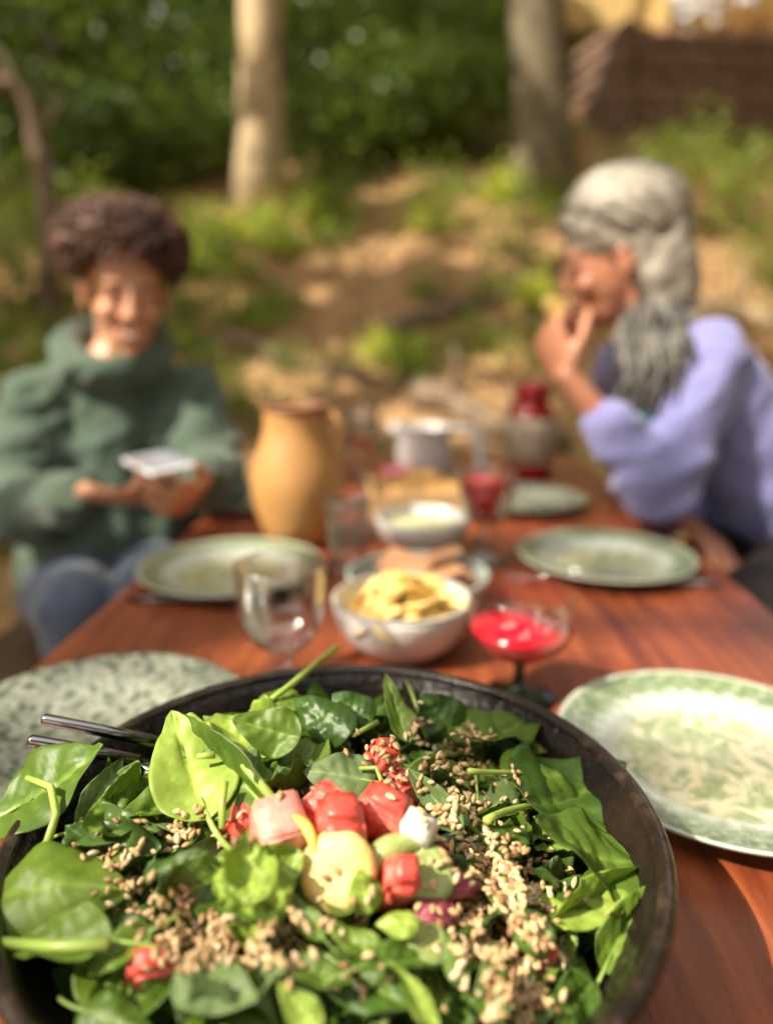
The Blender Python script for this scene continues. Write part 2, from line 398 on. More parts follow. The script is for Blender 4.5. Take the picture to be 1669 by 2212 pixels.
# ---- dead snag on the left, bent over
sp = [gp(100, 5.0), pix(105, 420, 4.95), pix(80, 300, 4.9), pix(55, 215, 4.85), pix(20, 178, 4.8), pix(-40, 182, 4.7)]
o = MB().tube(sp, [.085, .07, .062, .055, .045, .03], 9)
snag = thing('dead_sapling', 'bent dead brown sapling trunk leaning out of the undergrowth', 'tree', tuple(gp(100, 5.0)))
o.v = [tuple(Vector(p) - snag.location) for p in o.v]; o.build('trunk', M_deadwood, snag)
tw = MB()
for p, e in ((sp[3], (-.2, .1, .35)), (sp[2], (.22, .05, .3)), (sp[4], (-.1, 0, .28))):
    tw.tube([p - snag.location, p - snag.location + Vector(e) * .6, p - snag.location + Vector(e)], [.018, .012, .005], 5)
tw.build('branch', M_deadwood, snag)

# ---- undergrowth
SG = 'dark bushes on the upper bank'
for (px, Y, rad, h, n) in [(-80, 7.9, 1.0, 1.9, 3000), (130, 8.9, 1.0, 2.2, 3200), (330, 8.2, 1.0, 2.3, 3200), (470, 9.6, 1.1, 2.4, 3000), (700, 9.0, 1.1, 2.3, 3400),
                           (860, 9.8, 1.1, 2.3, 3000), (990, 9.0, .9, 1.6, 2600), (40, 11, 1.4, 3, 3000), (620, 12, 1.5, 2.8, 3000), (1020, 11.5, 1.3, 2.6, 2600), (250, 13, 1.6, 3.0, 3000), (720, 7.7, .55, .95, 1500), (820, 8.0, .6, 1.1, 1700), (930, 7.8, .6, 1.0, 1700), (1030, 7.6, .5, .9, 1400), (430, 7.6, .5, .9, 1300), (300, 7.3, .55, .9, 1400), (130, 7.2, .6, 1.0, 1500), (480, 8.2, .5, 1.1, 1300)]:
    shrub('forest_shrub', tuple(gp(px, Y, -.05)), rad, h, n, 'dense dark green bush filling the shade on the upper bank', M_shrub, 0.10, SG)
HG = 'low green plants on the bank'
for (px, Y, rad, h, n) in [(20, 4.2, .42, .75, 900), (-90, 3.3, .4, .8, 800), (60, 3.5, .3, .55, 600), (150, 4.3, .35, .6, 700), (-20, 5.2, .5, 1.1, 1000), (300, 5.9, .4, .6, 700), (100, 6.6, .5, .9, 900), (-40, 3.6, .4, .7, 700), (90, 5.6, .45, .9, 900), (215, 5.4, .30, 1.05, 700), (420, 6.2, .35, .5, 700), (505, 6.0, .30, .4, 600), (680, 6.4, .42, .34, 900), (760, 6.9, .4, .4, 700),
                           (870, 4.7, .24, .30, 420), (450, 4.6, .22, .3, 400), (560, 4.4, .18, .2, 240), (800, 4.0, .12, .10, 120), (1170, 4.8, .2, .22, 260),
                           (940, 6.4, .4, .5, 600), (1120, 6.3, .3, .35, 420), (1560, 6.4, .5, .5, 900), (1420, 6.9, .45, .6, 800), (1660, 5.6, .4, .3, 600), (1010, 5.0, .14, .12, 120), (640, 5.0, .16, .12, 140), (390, 5.5, .3, .22, 300), (545, 5.5, .28, .14, 420), (430, 5.05, .22, .16, 320), (610, 5.6, .2, .12, 260), (1090, 5.9, .3, .16, 380), (1060, 5.5, .16, .12, 200), (935, 5.6, .14, .12, 160), (120, 4.9, .25, .3, 360), (1180, 5.0, .16, .14, 200)]:
    lb = {(215, 5.4): 'tall thin leafy sapling standing above the curly head', (870, 4.7): 'round green plant on the shaded bank above the white pitcher', (1420, 6.9): 'tall green plant below the log wall behind the grey hair', (1560, 6.4): 'wide green plant below the log wall behind the lilac shoulder'}.get((px, Y), 'low leafy green plant growing out of the leaf litter')
    shrub('ground_plant', tuple(gp(px, Y, 0)), rad, h, n, lb, M_herb, 0.055, HG, 'plant', 5, 0.05)

M_herb_sunlit = leafmat('sunlit_herb_leaf', (0.30, 0.38, 0.035), (0.50, 0.55, 0.075), 0.40, 0.6, 6.0, rnd=0.3)  # herb leaf again, brighter and yellower: sunlight put into the colour
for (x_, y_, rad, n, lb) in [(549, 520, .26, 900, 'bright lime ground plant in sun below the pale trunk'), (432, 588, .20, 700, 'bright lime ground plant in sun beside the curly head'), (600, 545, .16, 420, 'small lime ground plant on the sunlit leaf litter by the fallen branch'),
                             (1118, 432, .24, 700, 'sunlit lime ground plant at the foot of the grey trunk'), (818, 782, .12, 320, 'small lime plant in a sun fleck above the pitcher'), (1178, 662, .14, 420, 'small sunlit lime plant beyond the raised hand'), (905, 500, .14, 320, 'sparse lime plant on the open sunlit bank between the trunks'), (690, 470, .24, 700, 'wide green cushion of plants beside the pale trunk')]:
    P_ = march(x_, y_); shrub('ground_plant', (P_.x, P_.y, gz(P_.x, P_.y)), rad, .12, n, lb, M_herb_sunlit, .05, HG, 'plant', 4, .05)
# ---- fallen leaves, twigs
M_litter = leafmat('fallen_leaf', (0.28, 0.165, 0.072), (0.78, 0.53, 0.25), 0.15, 0.8, 60, rnd=0.0)
n = 34000
lx = rng.uniform(-6, 6, n); ly = 2.2 + 9.5 * rng.random(n) ** 1.3
lp = np.array([(x, y, gz(x, y) + 0.012) for x, y in zip(lx, ly)])
v, f = cards(lp, 0.075, 0.6, 0.72)
struct(link('leaf_litter', mesh('leaf_litter', v, f, False), M_litter), 'stuff', 'tan and brown fallen leaves scattered over the bank', 'leaf litter')
def fallen(px0, Y0, px1, Y1, r, label, mat=None, lift=0.6):
    a, b = gp(px0, Y0), gp(px1, Y1); pts = []
    for i in range(9):
        k = i / 8; p = a.lerp(b, k); p.z = gz(p.x, p.y) + r * lift + 0.03 * math.sin(k * 8); pts.append(p)
    mb = MB().tube(pts, [r * (1 - 0.35 * i / 8) * (1 + .12 * math.sin(i * 2.3)) for i in range(9)], 10)
    base = Vector(a); mb.v = [tuple(Vector(p) - base) for p in mb.v]
    for q in (2, 5):
        p = pts[q] - base; e = p + Vector((.05, .02, 1)) * r * 3.2; mb.tube([p, p.lerp(e, .6) + Vector((.03, 0, 0)), e], [r * .35, r * .25, r * .12], 6)
    return tag(mb.build('fallen_log', mat or M_deadwood, None, True, base), label, 'log')
fallen(900, 4.5, 1240, 3.9, .10, 'dark fallen log lying downhill behind the red capped bottle')
fallen(480, 5.3, 820, 4.75, .05, 'thin fallen branch across the sunlit bank below the pale trunk')
fallen(820, 5.2, 1260, 5.75, .07, 'brown fallen branch on the bank below the grey trunk')
fallen(1480, 5.1, 1900, 5.0, .09, 'pale log added for a sunlit band on the bank behind the grey haired person', M_bark_pale)  # added log, its pale bark stands in for a sunlit tan band
fallen(690, 9.0, 1080, 7.6, .10, 'mossy fallen trunk up the slope under the dark bushes', M_bark_grey)

# ---- log retaining wall and shed
M_log = simple('weathered_log', [(0.08, 0.05, 0.037), (0.19, 0.12, 0.085), (0.30, 0.20, 0.145)], 12, 6, 0.9, 0.6, 40, dist=0.02, spec=0.2)
A = gp(1300, 8.0); Bc = gp(1990, 8.4); Cc = gp(1196, 8.9)
zb = 2.85; wall = thing('log_wall', 'dark log retaining wall holding up the terrace', 'wall', (A.x, A.y, zb))
for i in range(6):
    z = 0.09 + i * 0.165
    for (P, Q) in ((A, Bc), (A, Cc)):
        d = Vector((Q.x - A.x, Q.y - A.y, 0)); e0 = d.normalized() * -0.12
        j = random.uniform(-.012, .012); off = 0.0825 if Q is Cc else 0
        MB().tube([e0 + Vector((0, j, z + off)), d * .33 + Vector((0, j - .01, z + off)), d * .66 + Vector((0, j + .01, z + off)), d + Vector((0, j, z + off))], [.092, .088, .086, .084], 10).build('log', M_log, wall)
ter = MB(); tv = [Vector((A.x + .02, A.y + .05, 0)), Vector((Bc.x, Bc.y + .05, 0)), Vector((Bc.x + 4, 18, 0)), Vector((Cc.x + .05, 18, 0)), Vector((Cc.x + .05, Cc.y, 0))]
ter.add([p + Vector((0, 0, 3.80)) for p in tv] + [p + Vector((0, 0, 2.0)) for p in tv], [(0, 1, 2, 3, 4)] + [(i, i + 5, (i + 1) % 5 + 5, (i + 1) % 5) for i in range(5)])
struct(ter.build('terrace', M_ground, None, False))
n = 2600; lx = rng.uniform(A.x, Bc.x, n); ly = rng.uniform(8.2, 11, n)
c = np.stack([lx, ly, np.full(n, 3.83) + rng.random(n) * .14], 1); v, f = cards(c, 0.11, .6, .5)
M_redlit = leafmat('rust_leaf', (0.20, 0.085, 0.045), (0.46, 0.24, 0.13), 0.25, 0.8, 20, rnd=0)
struct(link('terrace_leaf_litter', mesh('terrace_leaf_litter', v, f, False), M_redlit), 'stuff', 'drift of reddish brown dead leaves on top of the log wall', 'leaf litter')
M_plank = simple('ochre_plank', [(0.50, 0.34, 0.13), (0.62, 0.45, 0.19)], 6, 6, 0.8, 0.3, 30, spec=0.3)
M_roof = simple('shed_roof_felt', [(0.05, 0.045, 0.04), (0.09, 0.08, 0.07)], 10, 4, 0.9)
S0 = gp(1172, 9.1); S1 = gp(1368, 9.0); w = (Vector((S1.x, S1.y, 0)) - Vector((S0.x, S0.y, 0))); wl = w.length
shed = thing('timber_shed', 'ochre plank shed on corner posts beside the log wall', 'shed', (S0.x, S0.y, 3.80), math.atan2(w.y, w.x))
z0, z1 = 0.46, 2.9; npk = 8; pw = wl / npk
pm = MB().box((0, 0, (z0 + z1) / 2), (pw - .008, .025, z1 - z0)).mesh('plank', False)
for i in range(npk): link('plank', pm, M_plank, shed, ((i + .5) * pw, random.uniform(-.004, .004) + 0.02, 0))
for i in range(npk):
    link('plank', pm, M_plank, shed, ((i + .5) * pw, 1.1 + random.uniform(-.004, .004), 0))
    for xx in (0.02, wl - .02):
        q = link('plank', pm, M_plank, shed, (xx, .05 + (i + .5) * 1.05 / npk, 0)); q.rotation_euler.z = PI / 2
for xx in (-0.03, wl + .03):
    for yy in (0.0, 1.12): bevel(MB().box((xx, yy, 1.42), (.13, .13, 2.96)).build('post', M_plank, shed, False), .008)
MB().add([(-.25, -.3, 2.90), (wl + .25, -.3, 2.90), (wl + .25, 1.4, 3.3), (-.25, 1.4, 3.3), (-.25, -.3, 2.98), (wl + .25, -.3, 2.98), (wl + .25, 1.4, 3.38), (-.25, 1.4, 3.38)],
         [(0, 3, 2, 1), (4, 5, 6, 7), (0, 1, 5, 4), (1, 2, 6, 5), (2, 3, 7, 6), (3, 0, 4, 7)]).build('roof', M_roof, shed, False)

# ---- tree added for a cream glow, sunlight put into its pale leaf colour
M_pale = leafmat('sunlit_cream_leaf', (0.55, 0.42, 0.16), (0.80, 0.68, 0.38), 0.5, 0.5, 1.5, rnd=0.2)
bb = Vector((gp(1560, 15).x, 15, gz(gp(1560, 15).x, 15))); bt_ = thing('glow_tree', 'added tree with leaves coloured as if sunlit beyond the log wall', 'tree', tuple(bb))
MB().tube([(0, 0, -.2), (.1, 0, 1.5), (-.05, 0, 3.2), (.1, 0, 5)], [.16, .13, .1, .05], 9).build('trunk', M_bark_pale, bt_)
v, f = cards(clumps((0, 0, 3.4), (2.3, 1.6, 2.6), 80, 70, .36), .2, .65, .2); link('crown', mesh('crown', v, f, False), M_pale, bt_)

# ---- the wood further off, one mass
n = 70000; ang = rng.uniform(-2.2, 2.6, n); rr = rng.uniform(14, 24, n)
c = np.stack([np.sin(ang) * rr, np.cos(ang) * rr, np.zeros(n)], 1)
c[:, 2] = np.array([gz(x, y) for x, y in c[:, :2]]) + rng.random(n) ** 1.2 * 9
pxx = np.degrees(np.arctan2(c[:, 0], c[:, 1]))
c = c[~((pxx > 15.5) & (pxx < 36) & (rng.random(n) > 0.04))]
v, f = cards(c, 0.50, 0.7, 0.2)
struct(link('distant_wood', mesh('distant_wood', v, f, False), M_canopy), 'stuff', 'wall of green leaves of the wood beyond the bank', 'wood')
# ================================================================== TABLE AND BENCHES
def wood_mat(name, stops, ring=9.0, rough=0.42, coat=0.25):
    m, nt, bs = newmat(name)
    tc = N(nt, 'TexCoord'); mp = N(nt, 'Mapping'); nt.links.new(tc.outputs['Object'], mp.inputs[0])
    mp.inputs['Scale'].default_value = (1.0, 0.10, 1.0); mp.inputs['Location'].default_value = (0.35, 0.2, 0)
    warp_ = N(nt, 'TexNoise'); nt.links.new(mp.outputs[0], warp_.inputs[0]); warp_.inputs['Scale'].default_value = 3.2; warp_.inputs['Detail'].default_value = 3
    add = N(nt, 'MixRGB'); add.blend_type = 'ADD'; add.inputs[0].default_value = 0.22
    nt.links.new(mp.outputs[0], add.inputs[1]); nt.links.new(warp_.outputs['Color'], add.inputs[2])
    wv = N(nt, 'TexWave', wave_type='RINGS', rings_direction='SPHERICAL'); nt.links.new(add.outputs[0], wv.inputs[0])
    wv.inputs['Scale'].default_value = ring * 1.9; wv.inputs['Distortion'].default_value = 5.0; wv.inputs['Detail'].default_value = 5; wv.inputs['Detail Scale'].default_value = 1.6; wv.inputs['Detail Roughness'].default_value = 0.65
    fine = noisy(nt, 110, 6, 0.7, mp.outputs[0]); big = noisy(nt, 7, 5, 0.6, mp.outputs[0], 1.0)
    f = mathn(nt, 'ADD', mathn(nt, 'MULTIPLY', wv.outputs['Fac'], 0.12), mathn(nt, 'ADD', mathn(nt, 'MULTIPLY', fine, 0.46), mathn(nt, 'MULTIPLY', big, 0.56)))
    n = len(stops); c = ramp(nt, f, [(0.25 + 0.55 * i / (n - 1), s) for i, s in enumerate(stops)])
    nt.links.new(c, bs.inputs['Base Color'])
    rg = mathn(nt, 'ADD', mathn(nt, 'MULTIPLY', fine, 0.3), rough - 0.15); nt.links.new(rg, bs.inputs['Roughness'])
    bs.inputs['Coat Weight'].default_value = coat; bs.inputs['Coat Roughness'].default_value = 0.35
    bump(nt, bs, f, 0.25, 0.004); return m
M_table = wood_mat('red_brown_table_wood', [(0.028, 0.007, 0.004), (0.120, 0.025, 0.010), (0.235, 0.056, 0.018), (0.38, 0.112, 0.036)])
M_bench = wood_mat('dark_bench_wood', [(0.03, 0.016, 0.01), (0.08, 0.045, 0.025), (0.13, 0.075, 0.04)], 10, 0.6, 0.0)
L0, L1 = on(464, 1092), on(116, 1394); R0, R1 = on(1534, 1212), on(1669, 1320)
TXL = (L0.x + L1.x) / 2; TXR = (R0.x + R1.x) / 2; TY0, TY1 = -0.42, 1.86
table = thing('wooden_table', 'long red brown wooden outdoor table set for a meal', 'table', ((TXL + TXR) / 2, (TY0 + TY1) / 2, 0))
tw_, tl_ = TXR - TXL, TY1 - TY0
def slab(x0, x1, y0, y1, z0, z1, wob=0.006, n=60):
    v = []; f = []
    for i in range(n + 1):
        y = y0 + (y1 - y0) * i / n
        a = x0 + wob * noise.noise((y * 3, 1, 0)); b = x1 + wob * noise.noise((y * 3, 5, 0))
        e = 0.012
        v += [(a + .008, y, z0), (a, y, z0 + e), (a, y, z1 - e), (a + .008, y, z1), (b - .008, y, z1), (b, y, z1 - e), (b, y, z0 + e), (b - .008, y, z0)]
    for i in range(n):
        for k in range(8): f.append((i * 8 + k, i * 8 + (k + 1) % 8, (i + 1) * 8 + (k + 1) % 8, (i + 1) * 8 + k))
    f.append(tuple(range(7, -1, -1))); f.append(tuple(n * 8 + k for k in range(8)))
    return MB().add(v, f)
slab(-tw_ / 2, tw_ / 2, -tl_ / 2, tl_ / 2, TABLE_Z - .042, TABLE_Z).build('tabletop', M_table, table, False)
lm = MB().box((0, 0, (TABLE_Z - .045) / 2), (.08, .08, TABLE_Z - .045)).mesh('leg', False)
for sx in (-1, 1):
    for sy in (-1, 1): bevel(link('leg', lm, M_table, table, (sx * (tw_ / 2 - .13), sy * (tl_ / 2 - .2), 0)), .006)
for sx in (-1, 1): MB().box((sx * (tw_ / 2 - .13), 0, TABLE_Z - .085), (.03, tl_ - .5, .08)).build('apron', M_table, table, False)
def bench(x, y0, y1, label):
    b = thing('wooden_bench', label, 'bench', (x, (y0 + y1) / 2, 0)); L = y1 - y0
    for k in (-1, 1): bevel(MB().box((k * .088, 0, .432), (.165, L, .036)).build('seat_plank', M_bench, b, False), .005)
    for k in (-1, 1):
        for q in (-1, 1): bevel(MB().box((k * .11, q * (L / 2 - .15), .2), (.06, .06, .415)).build('leg', M_bench, b, False), .004)
        MB().box((0, k * (L / 2 - .15), .385), (.26, .05, .05)).build('crossbar', M_bench, b, False)
    return b
bench(TXL - 0.33, 0.75, 2.1, 'dark wooden bench under the person in the green hoodie')
bench(TXR + 0.36, 0.75, 2.1, 'dark wooden bench under the grey haired person')

# ================================================================== CROCKERY AND GLASS
def ceramic(name, fn, rough=0.22):
    m, nt, bs = newmat(name)
    tc = N(nt, 'TexCoord').outputs['Object']
    sx = N(nt, 'SeparateXYZ'); nt.links.new(tc, sx.inputs[0])
    r = mathn(nt, 'SQRT', mathn(nt, 'ADD', mathn(nt, 'POWER', sx.outputs[0], 2), mathn(nt, 'POWER', sx.outputs[1], 2)))
    ang = mathn(nt, 'ARCTAN2', sx.outputs[1], sx.outputs[0])
    nt.links.new(fn(nt, tc, r, ang), bs.inputs['Base Color']); bs.inputs['Roughness'].default_value = rough
    bs.inputs['Coat Weight'].default_value = 0.3; bs.inputs['Coat Roughness'].default_value = 0.1
    return m
def transfer(rim_r):
    def fn(nt, tc, r, ang):
        rn = mathn(nt, 'DIVIDE', r, rim_r)
        nz = noisy(nt, 150, 3, 0.6, tc); nb = noisy(nt, 42, 5, 0.65, tc, 1.2); nl = noisy(nt, 22, 4, 0.6, tc, 2.5)
        rimg = ramp(nt, nz, [(0.34, (0.10, 0.145, 0.07)), (0.5, (0.175, 0.23, 0.125)), (0.66, (0.34, 0.38, 0.27))])
        cent = ramp(nt, nb, [(0.40, (0.20, 0.27, 0.13)), (0.50, (0.36, 0.39, 0.24)), (0.60, (0.58, 0.56, 0.42))])
        cent = mixc(nt, ramp(nt, nl, [(0.52, (0, 0, 0)), (0.60, (1, 1, 1))]), cent, (0.60, 0.54, 0.35))
        white = mixc(nt, ramp(nt, nb, [(0.42, (0, 0, 0)), (0.62, (1, 1, 1))]), (0.56, 0.59, 0.57), (0.44, 0.48, 0.40))
        e = mathn(nt, 'ADD', rn, mathn(nt, 'MULTIPLY', mathn(nt, 'SUBTRACT', nz, 0.5), 0.30))
        e = mathn(nt, 'ADD', e, mathn(nt, 'MULTIPLY', mathn(nt, 'SINE', mathn(nt, 'MULTIPLY', ang, 34)), 0.018))
        m1 = ramp(nt, e, [(0.70, (0, 0, 0)), (0.79, (1, 1, 1))])
        e2 = mathn(nt, 'ADD', rn, mathn(nt, 'MULTIPLY', mathn(nt, 'SUBTRACT', nb, 0.5), 0.34))
        m2 = ramp(nt, e2, [(0.55, (1, 1, 1)), (0.66, (0, 0, 0))])
        c = mixc(nt, m2, mixc(nt, m1, white, rimg), cent)
        return mixc(nt, ramp(nt, rn, [(0.965, (0, 0, 0)), (0.98, (1, 1, 1))]), c, (0.50, 0.55, 0.45))
    return fn
def speckle(nt, tc, r, ang):
    a = noisy(nt, 125, 2, 0.6, tc); b = noisy(nt, 30, 4, 0.6, tc)
    return mixc(nt, ramp(nt, b, [(0.5, (0, 0, 0)), (0.75, (.4, .4, .4))]), ramp(nt, a, [(0.40, (0.06, 0.085, 0.065)), (0.45, (0.23, 0.255, 0.20)), (0.6, (0.38, 0.39, 0.31))]), (0.25, 0.29, 0.22))
M_transfer = ceramic('green_transferware', transfer(0.122)); M_speckle = ceramic('speckled_glaze', speckle)
M_glaze_white = simple('white_glaze', [(0.58, 0.57, 0.55), (0.66, 0.65, 0.63)], 12, 3, 0.16, Coat_Weight=0.4, Coat_Roughness=0.08)
M_glaze_blue = simple('grey_blue_glaze', [(0.27, 0.33, 0.31), (0.40, 0.45, 0.41)], 60, 4, 0.25)
M_steel = simple('steel', [(0.62, 0.62, 0.62)], rough=0.22, metal=1.0)
M_steel_dark = simple('dark_steel', [(0.22, 0.21, 0.21)], rough=0.16, metal=1.0)
def plate_prof(Rr, h=0.022):
    return [(0.0001, .0045), (Rr * .52, .0045), (Rr * .60, .0065), (Rr * .66, .012), (Rr * .71, .0155), (Rr * .98, h - .001), (Rr, h), (Rr * 1.002, h - .0015), (Rr * .985, h - .0042), (Rr * .71, .0112), (Rr * .64, .006), (Rr * .56, .0), (Rr * .50, .0), (Rr * .49, .0018), (0.0001, .0018)]
def plate(p, Rr, mat, label, rz=0, tilt=0):
    o = MB().lathe(plate_prof(Rr), 72).build('dinner_plate', mat, None, True, (p.x, p.y, TABLE_Z + .0005)); o.rotation_euler = (tilt, 0, rz)
    return tag(o, label, 'plate', 'dinner plates on the table')
def pc(x, y): return on(x, y, TABLE_Z + .02)
plate(pc(1555, 1612), .122, M_transfer, 'green and white patterned plate on bare wood beside the salad bowl', .6)
plate(pc(205, 1563), .126, M_speckle, 'grey green speckled plate under the salad server handles', .2)
plate(pc(500, 1220), .122, M_transfer, 'pale green plate by the hoodie wearer, behind the empty goblet', 2.0)
plate(pc(1306, 1196), .122, M_transfer, 'green patterned plate in front of the elbow in lilac sleeve', 3.1)
plate(pc(545, 1068), .118, M_speckle, 'pale plate half hidden behind the clay jug', 1.0)
plate(pc(1130, 1072), .118, M_speckle, 'pale plate beyond the red wine glass, beside the bottle', 1.7)

def thin_glass(name, tint=(.94, .93, .93), cells=None, ior=1.47, cap=.6):
    """thin clear glass: clear straight through, mirror-like at grazing angles"""
    m = bpy.data.materials.new(name); m.use_nodes = True; nt = m.node_tree; nt.nodes.remove(nt.nodes['Principled BSDF'])
    tr = N(nt, 'BsdfTransparent'); tr.inputs[0].default_value = (*tint, 1); gl = N(nt, 'BsdfGlossy'); gl.inputs['Roughness'].default_value = .12; gl.inputs[0].default_value = (.95, .95, .95, 1)
    fr = N(nt, 'Fresnel'); fr.inputs[0].default_value = ior; b = N(nt, 'Bump'); b.inputs['Strength'].default_value = .8 if cells else .25; b.inputs['Distance'].default_value = .004
    if cells:
        vo = N(nt, 'TexVoronoi'); vo.inputs['Scale'].default_value = cells; nt.links.new(N(nt, 'TexCoord').outputs['Object'], vo.inputs['Vector']); nt.links.new(vo.outputs['Distance'], b.inputs['Height'])
    else: nt.links.new(noisy(nt, 60, 3), b.inputs['Height'])
    nt.links.new(b.outputs[0], fr.inputs['Normal']); nt.links.new(b.outputs[0], gl.inputs['Normal'])
    mx = N(nt, 'MixShader'); nt.links.new(mathn(nt, 'MINIMUM', mathn(nt, 'MULTIPLY_ADD', fr.outputs[0], .66, .06), cap), mx.inputs[0]); nt.links.new(tr.outputs[0], mx.inputs[1]); nt.links.new(gl.outputs[0], mx.inputs[2])
    nt.links.new(mx.outputs[0], nt.nodes['Material Output'].inputs[0]); return m
M_glass = thin_glass('clear_glass'); M_glass_thin = thin_glass('fine_glass', ior=1.28, cap=.16)
def pressed(name, colr, cells, dist=0.004):
    m, nt, bs = newmat(name); bs.inputs['Base Color'].default_value = (*colr, 1); bs.inputs['Roughness'].default_value = 0.03
    bs.inputs['Transmission Weight'].default_value = 1; bs.inputs['IOR'].default_value = 1.46
    vo = N(nt, 'TexVoronoi'); vo.inputs['Scale'].default_value = cells; nt.links.new(N(nt, 'TexCoord').outputs['Object'], vo.inputs['Vector'])
    bump(nt, bs, vo.outputs['Distance'], .8, dist); return m
M_cut = thin_glass('cut_glass', (.88, .86, .86), 95); M_greenglass = pressed('dark_green_glass', (.03, .09, .05), 40, .001)
M_red, nt, bs = newmat('red_drink'); bs.inputs['Base Color'].default_value = (0.90, 0.012, 0.045, 1); bs.inputs['Roughness'].default_value = 0.05
bs.inputs['Transmission Weight'].default_value = 0.25; bs.inputs['Subsurface Weight'].default_value = .4; bs.inputs['Subsurface Radius'].default_value = (.03, .003, .003); bs.inputs['IOR'].default_value = 1.33
M_redd, nt, bs = newmat('dark_red_wine'); bs.inputs['Base Color'].default_value = (0.60, 0.006, 0.03, 1); bs.inputs['Roughness'].default_value = 0.05
bs.inputs['Transmission Weight'].default_value = 0.2; bs.inputs['Subsurface Weight'].default_value = .4; bs.inputs['Subsurface Radius'].default_value = (.03, .003, .003); bs.inputs['IOR'].default_value = 1.33
M_amber, nt, bs = newmat('amber_drink'); bs.inputs['Base Color'].default_value = (0.70, 0.20, 0.04, 1); bs.inputs['Roughness'].default_value = 0.05
bs.inputs['Transmission Weight'].default_value = 0.6; bs.inputs['IOR'].default_value = 1.33
def vessel(out, t):
    """outer profile (r,z) from foot centre up to the rim, closed with an inner wall of thickness t down to z of index k"""
    return out
def T(p): return (p.x, p.y, TABLE_Z + .0005)
def inner(outer, t, floor):
    return [(max(.0001, r - t), z) for r, z in reversed(outer[:-1]) if z > floor + .002] + [(.0001, floor + .001)]
def glass(name, label, p, foot, bowl, inner, liquid=None, mat=M_glass, stem_mat=None, sc=1.0, seg=48):
    g = thing(name, label, 'glass', T(p)); S = lambda pr: [(r * sc, z * sc) for r, z in pr]
    if stem_mat is None:
        MB().lathe(S(foot + bowl + inner), seg).build('bowl', mat, g)
    else:
        MB().lathe(S(foot), seg).build('stem', stem_mat, g); MB().lathe(S(bowl + inner), seg).build('bowl', mat, g)
    if liquid: MB().lathe(S(liquid[0]), seg).build('drink', liquid[1], g)
    return g
# empty water goblet
gf_ = [(.0001, .001), (.034, .0), (.036, .002), (.033, .005), (.012, .011), (.0075, .018), (.0085, .025), (.0075, .032)]
gb_ = [(.012, .037), (.026, .046), (.035, .057), (.0395, .072), (.041, .09), (.0415, .108), (.0418, .122), (.0408, .1232)]
gi_ = inner(gb_, 0.0012, 0.043)
glass('water_goblet', 'empty clear glass goblet between plate and bowl of crisps', on(614, 1482), gf_, gb_, gi_)
# etched coupe with red drink and dark green stem
cf_ = [(.0001, .001), (.032, .0), (.034, .002), (.03, .0045), (.009, .009), (.0055, .016), (.005, .030), (.0065, .039), (.0001, .0395)]
cb_ = [(.0001, .0400), (.012, .0402), (.028, .045), (.040, .055), (.0468, .068), (.0488, .082), (.0478, .104), (.0470, .105)]
ci_ = [(.0464, .104), (.0474, .082), (.0454, .0685), (.0388, .0562), (.0272, .0465), (.0115, .0416), (.0001, .0414)]
cl_ = [(.0001, .0416), (.0115, .0418), (.0270, .0467), (.0386, .0564), (.0440, .0660), (.0454, .0690), (.0001, .0690)]
cp = on(1118, 1506)
g = glass('coupe_glass', 'etched coupe glass with red drink on a dark green stem', cp, cf_, cb_, ci_, (cl_, M_red), M_glass_thin, M_greenglass)
M_etch = thin_glass('etched_frost', (.9, .86, .86)); _nt = M_etch.node_tree; _d = N(_nt, 'BsdfDiffuse'); _d.inputs[0].default_value = (.8, .76, .76, 1); _m = N(_nt, 'MixShader'); _m.inputs[0].default_value = .22
_nt.links.new(_nt.nodes['Material Output'].inputs[0].links[0].from_socket, _m.inputs[1]); _nt.links.new(_d.outputs[0], _m.inputs[2]); _nt.links.new(_m.outputs[0], _nt.nodes['Material Output'].inputs[0])
def petal(u0, w0, ang, ln, wd):
    """one raised frosted petal lying on the coupe wall: centre (u0, w0) on the wall, pointing along ang"""
    rr = .0486; v = []; f = []; M_ = 12
    for off in (-.0006, .0010):
        for j in range(M_):
            q = 2 * PI * j / M_; a_, b_ = ln * math.cos(q), wd * math.sin(q) * (1 + .3 * math.cos(q))
            u = u0 + a_ * math.cos(ang) - b_ * math.sin(ang); w_ = w0 + a_ * math.sin(ang) + b_ * math.cos(ang)
            k = rr - max(0, .075 - w_) * .35; t = -PI / 2 + .12 + u / rr; v.append(((k + off) * math.cos(t), (k + off) * math.sin(t), w_))
    f.append(tuple(range(M_, 2 * M_)))
    for j in range(M_): f.append((j, (j + 1) % M_, (j + 1) % M_ + M_, j + M_))
    return MB().add(v, f)
for k in range(4): petal(random.uniform(-.016, .014), .089 + random.uniform(-.008, .010), random.uniform(0, PI), random.uniform(.004, .008), random.uniform(.0014, .0026)).build('etched_petal', M_etch, g, False)
for u, w_, an in ((-.024, .090, .4), (.022, .089, -.5), (0, .098, 1.57)): petal(u, w_, an, .007, .0026).build('etched_petal', M_etch, g, False)
# red wine glass with knobbly stem
wf_ = [(.0001, .001), (.033, .0), (.035, .002), (.02, .006), (.010, .012), (.013, .022), (.009, .03), (.014, .040), (.009, .048)]
wb_ = [(.013, .053), (.026, .064), (.034, .080), (.0385, .098), (.040, .116), (.0405, .134), (.0398, .135)]
wi_ = inner(wb_, 0.0012, 0.057)
wl_ = [(.0001, .0575), (.011, .0585), (.0238, .0675), (.0314, .0812), (.036, .098), (.0378, .115), (.0385, .124), (.0001, .124)]
glass('wine_glass', 'stemmed glass full of dark red wine beside the dip bowl', on(1046, 1212), wf_, wb_, wi_, (wl_, M_redd), M_glass, M_cut)
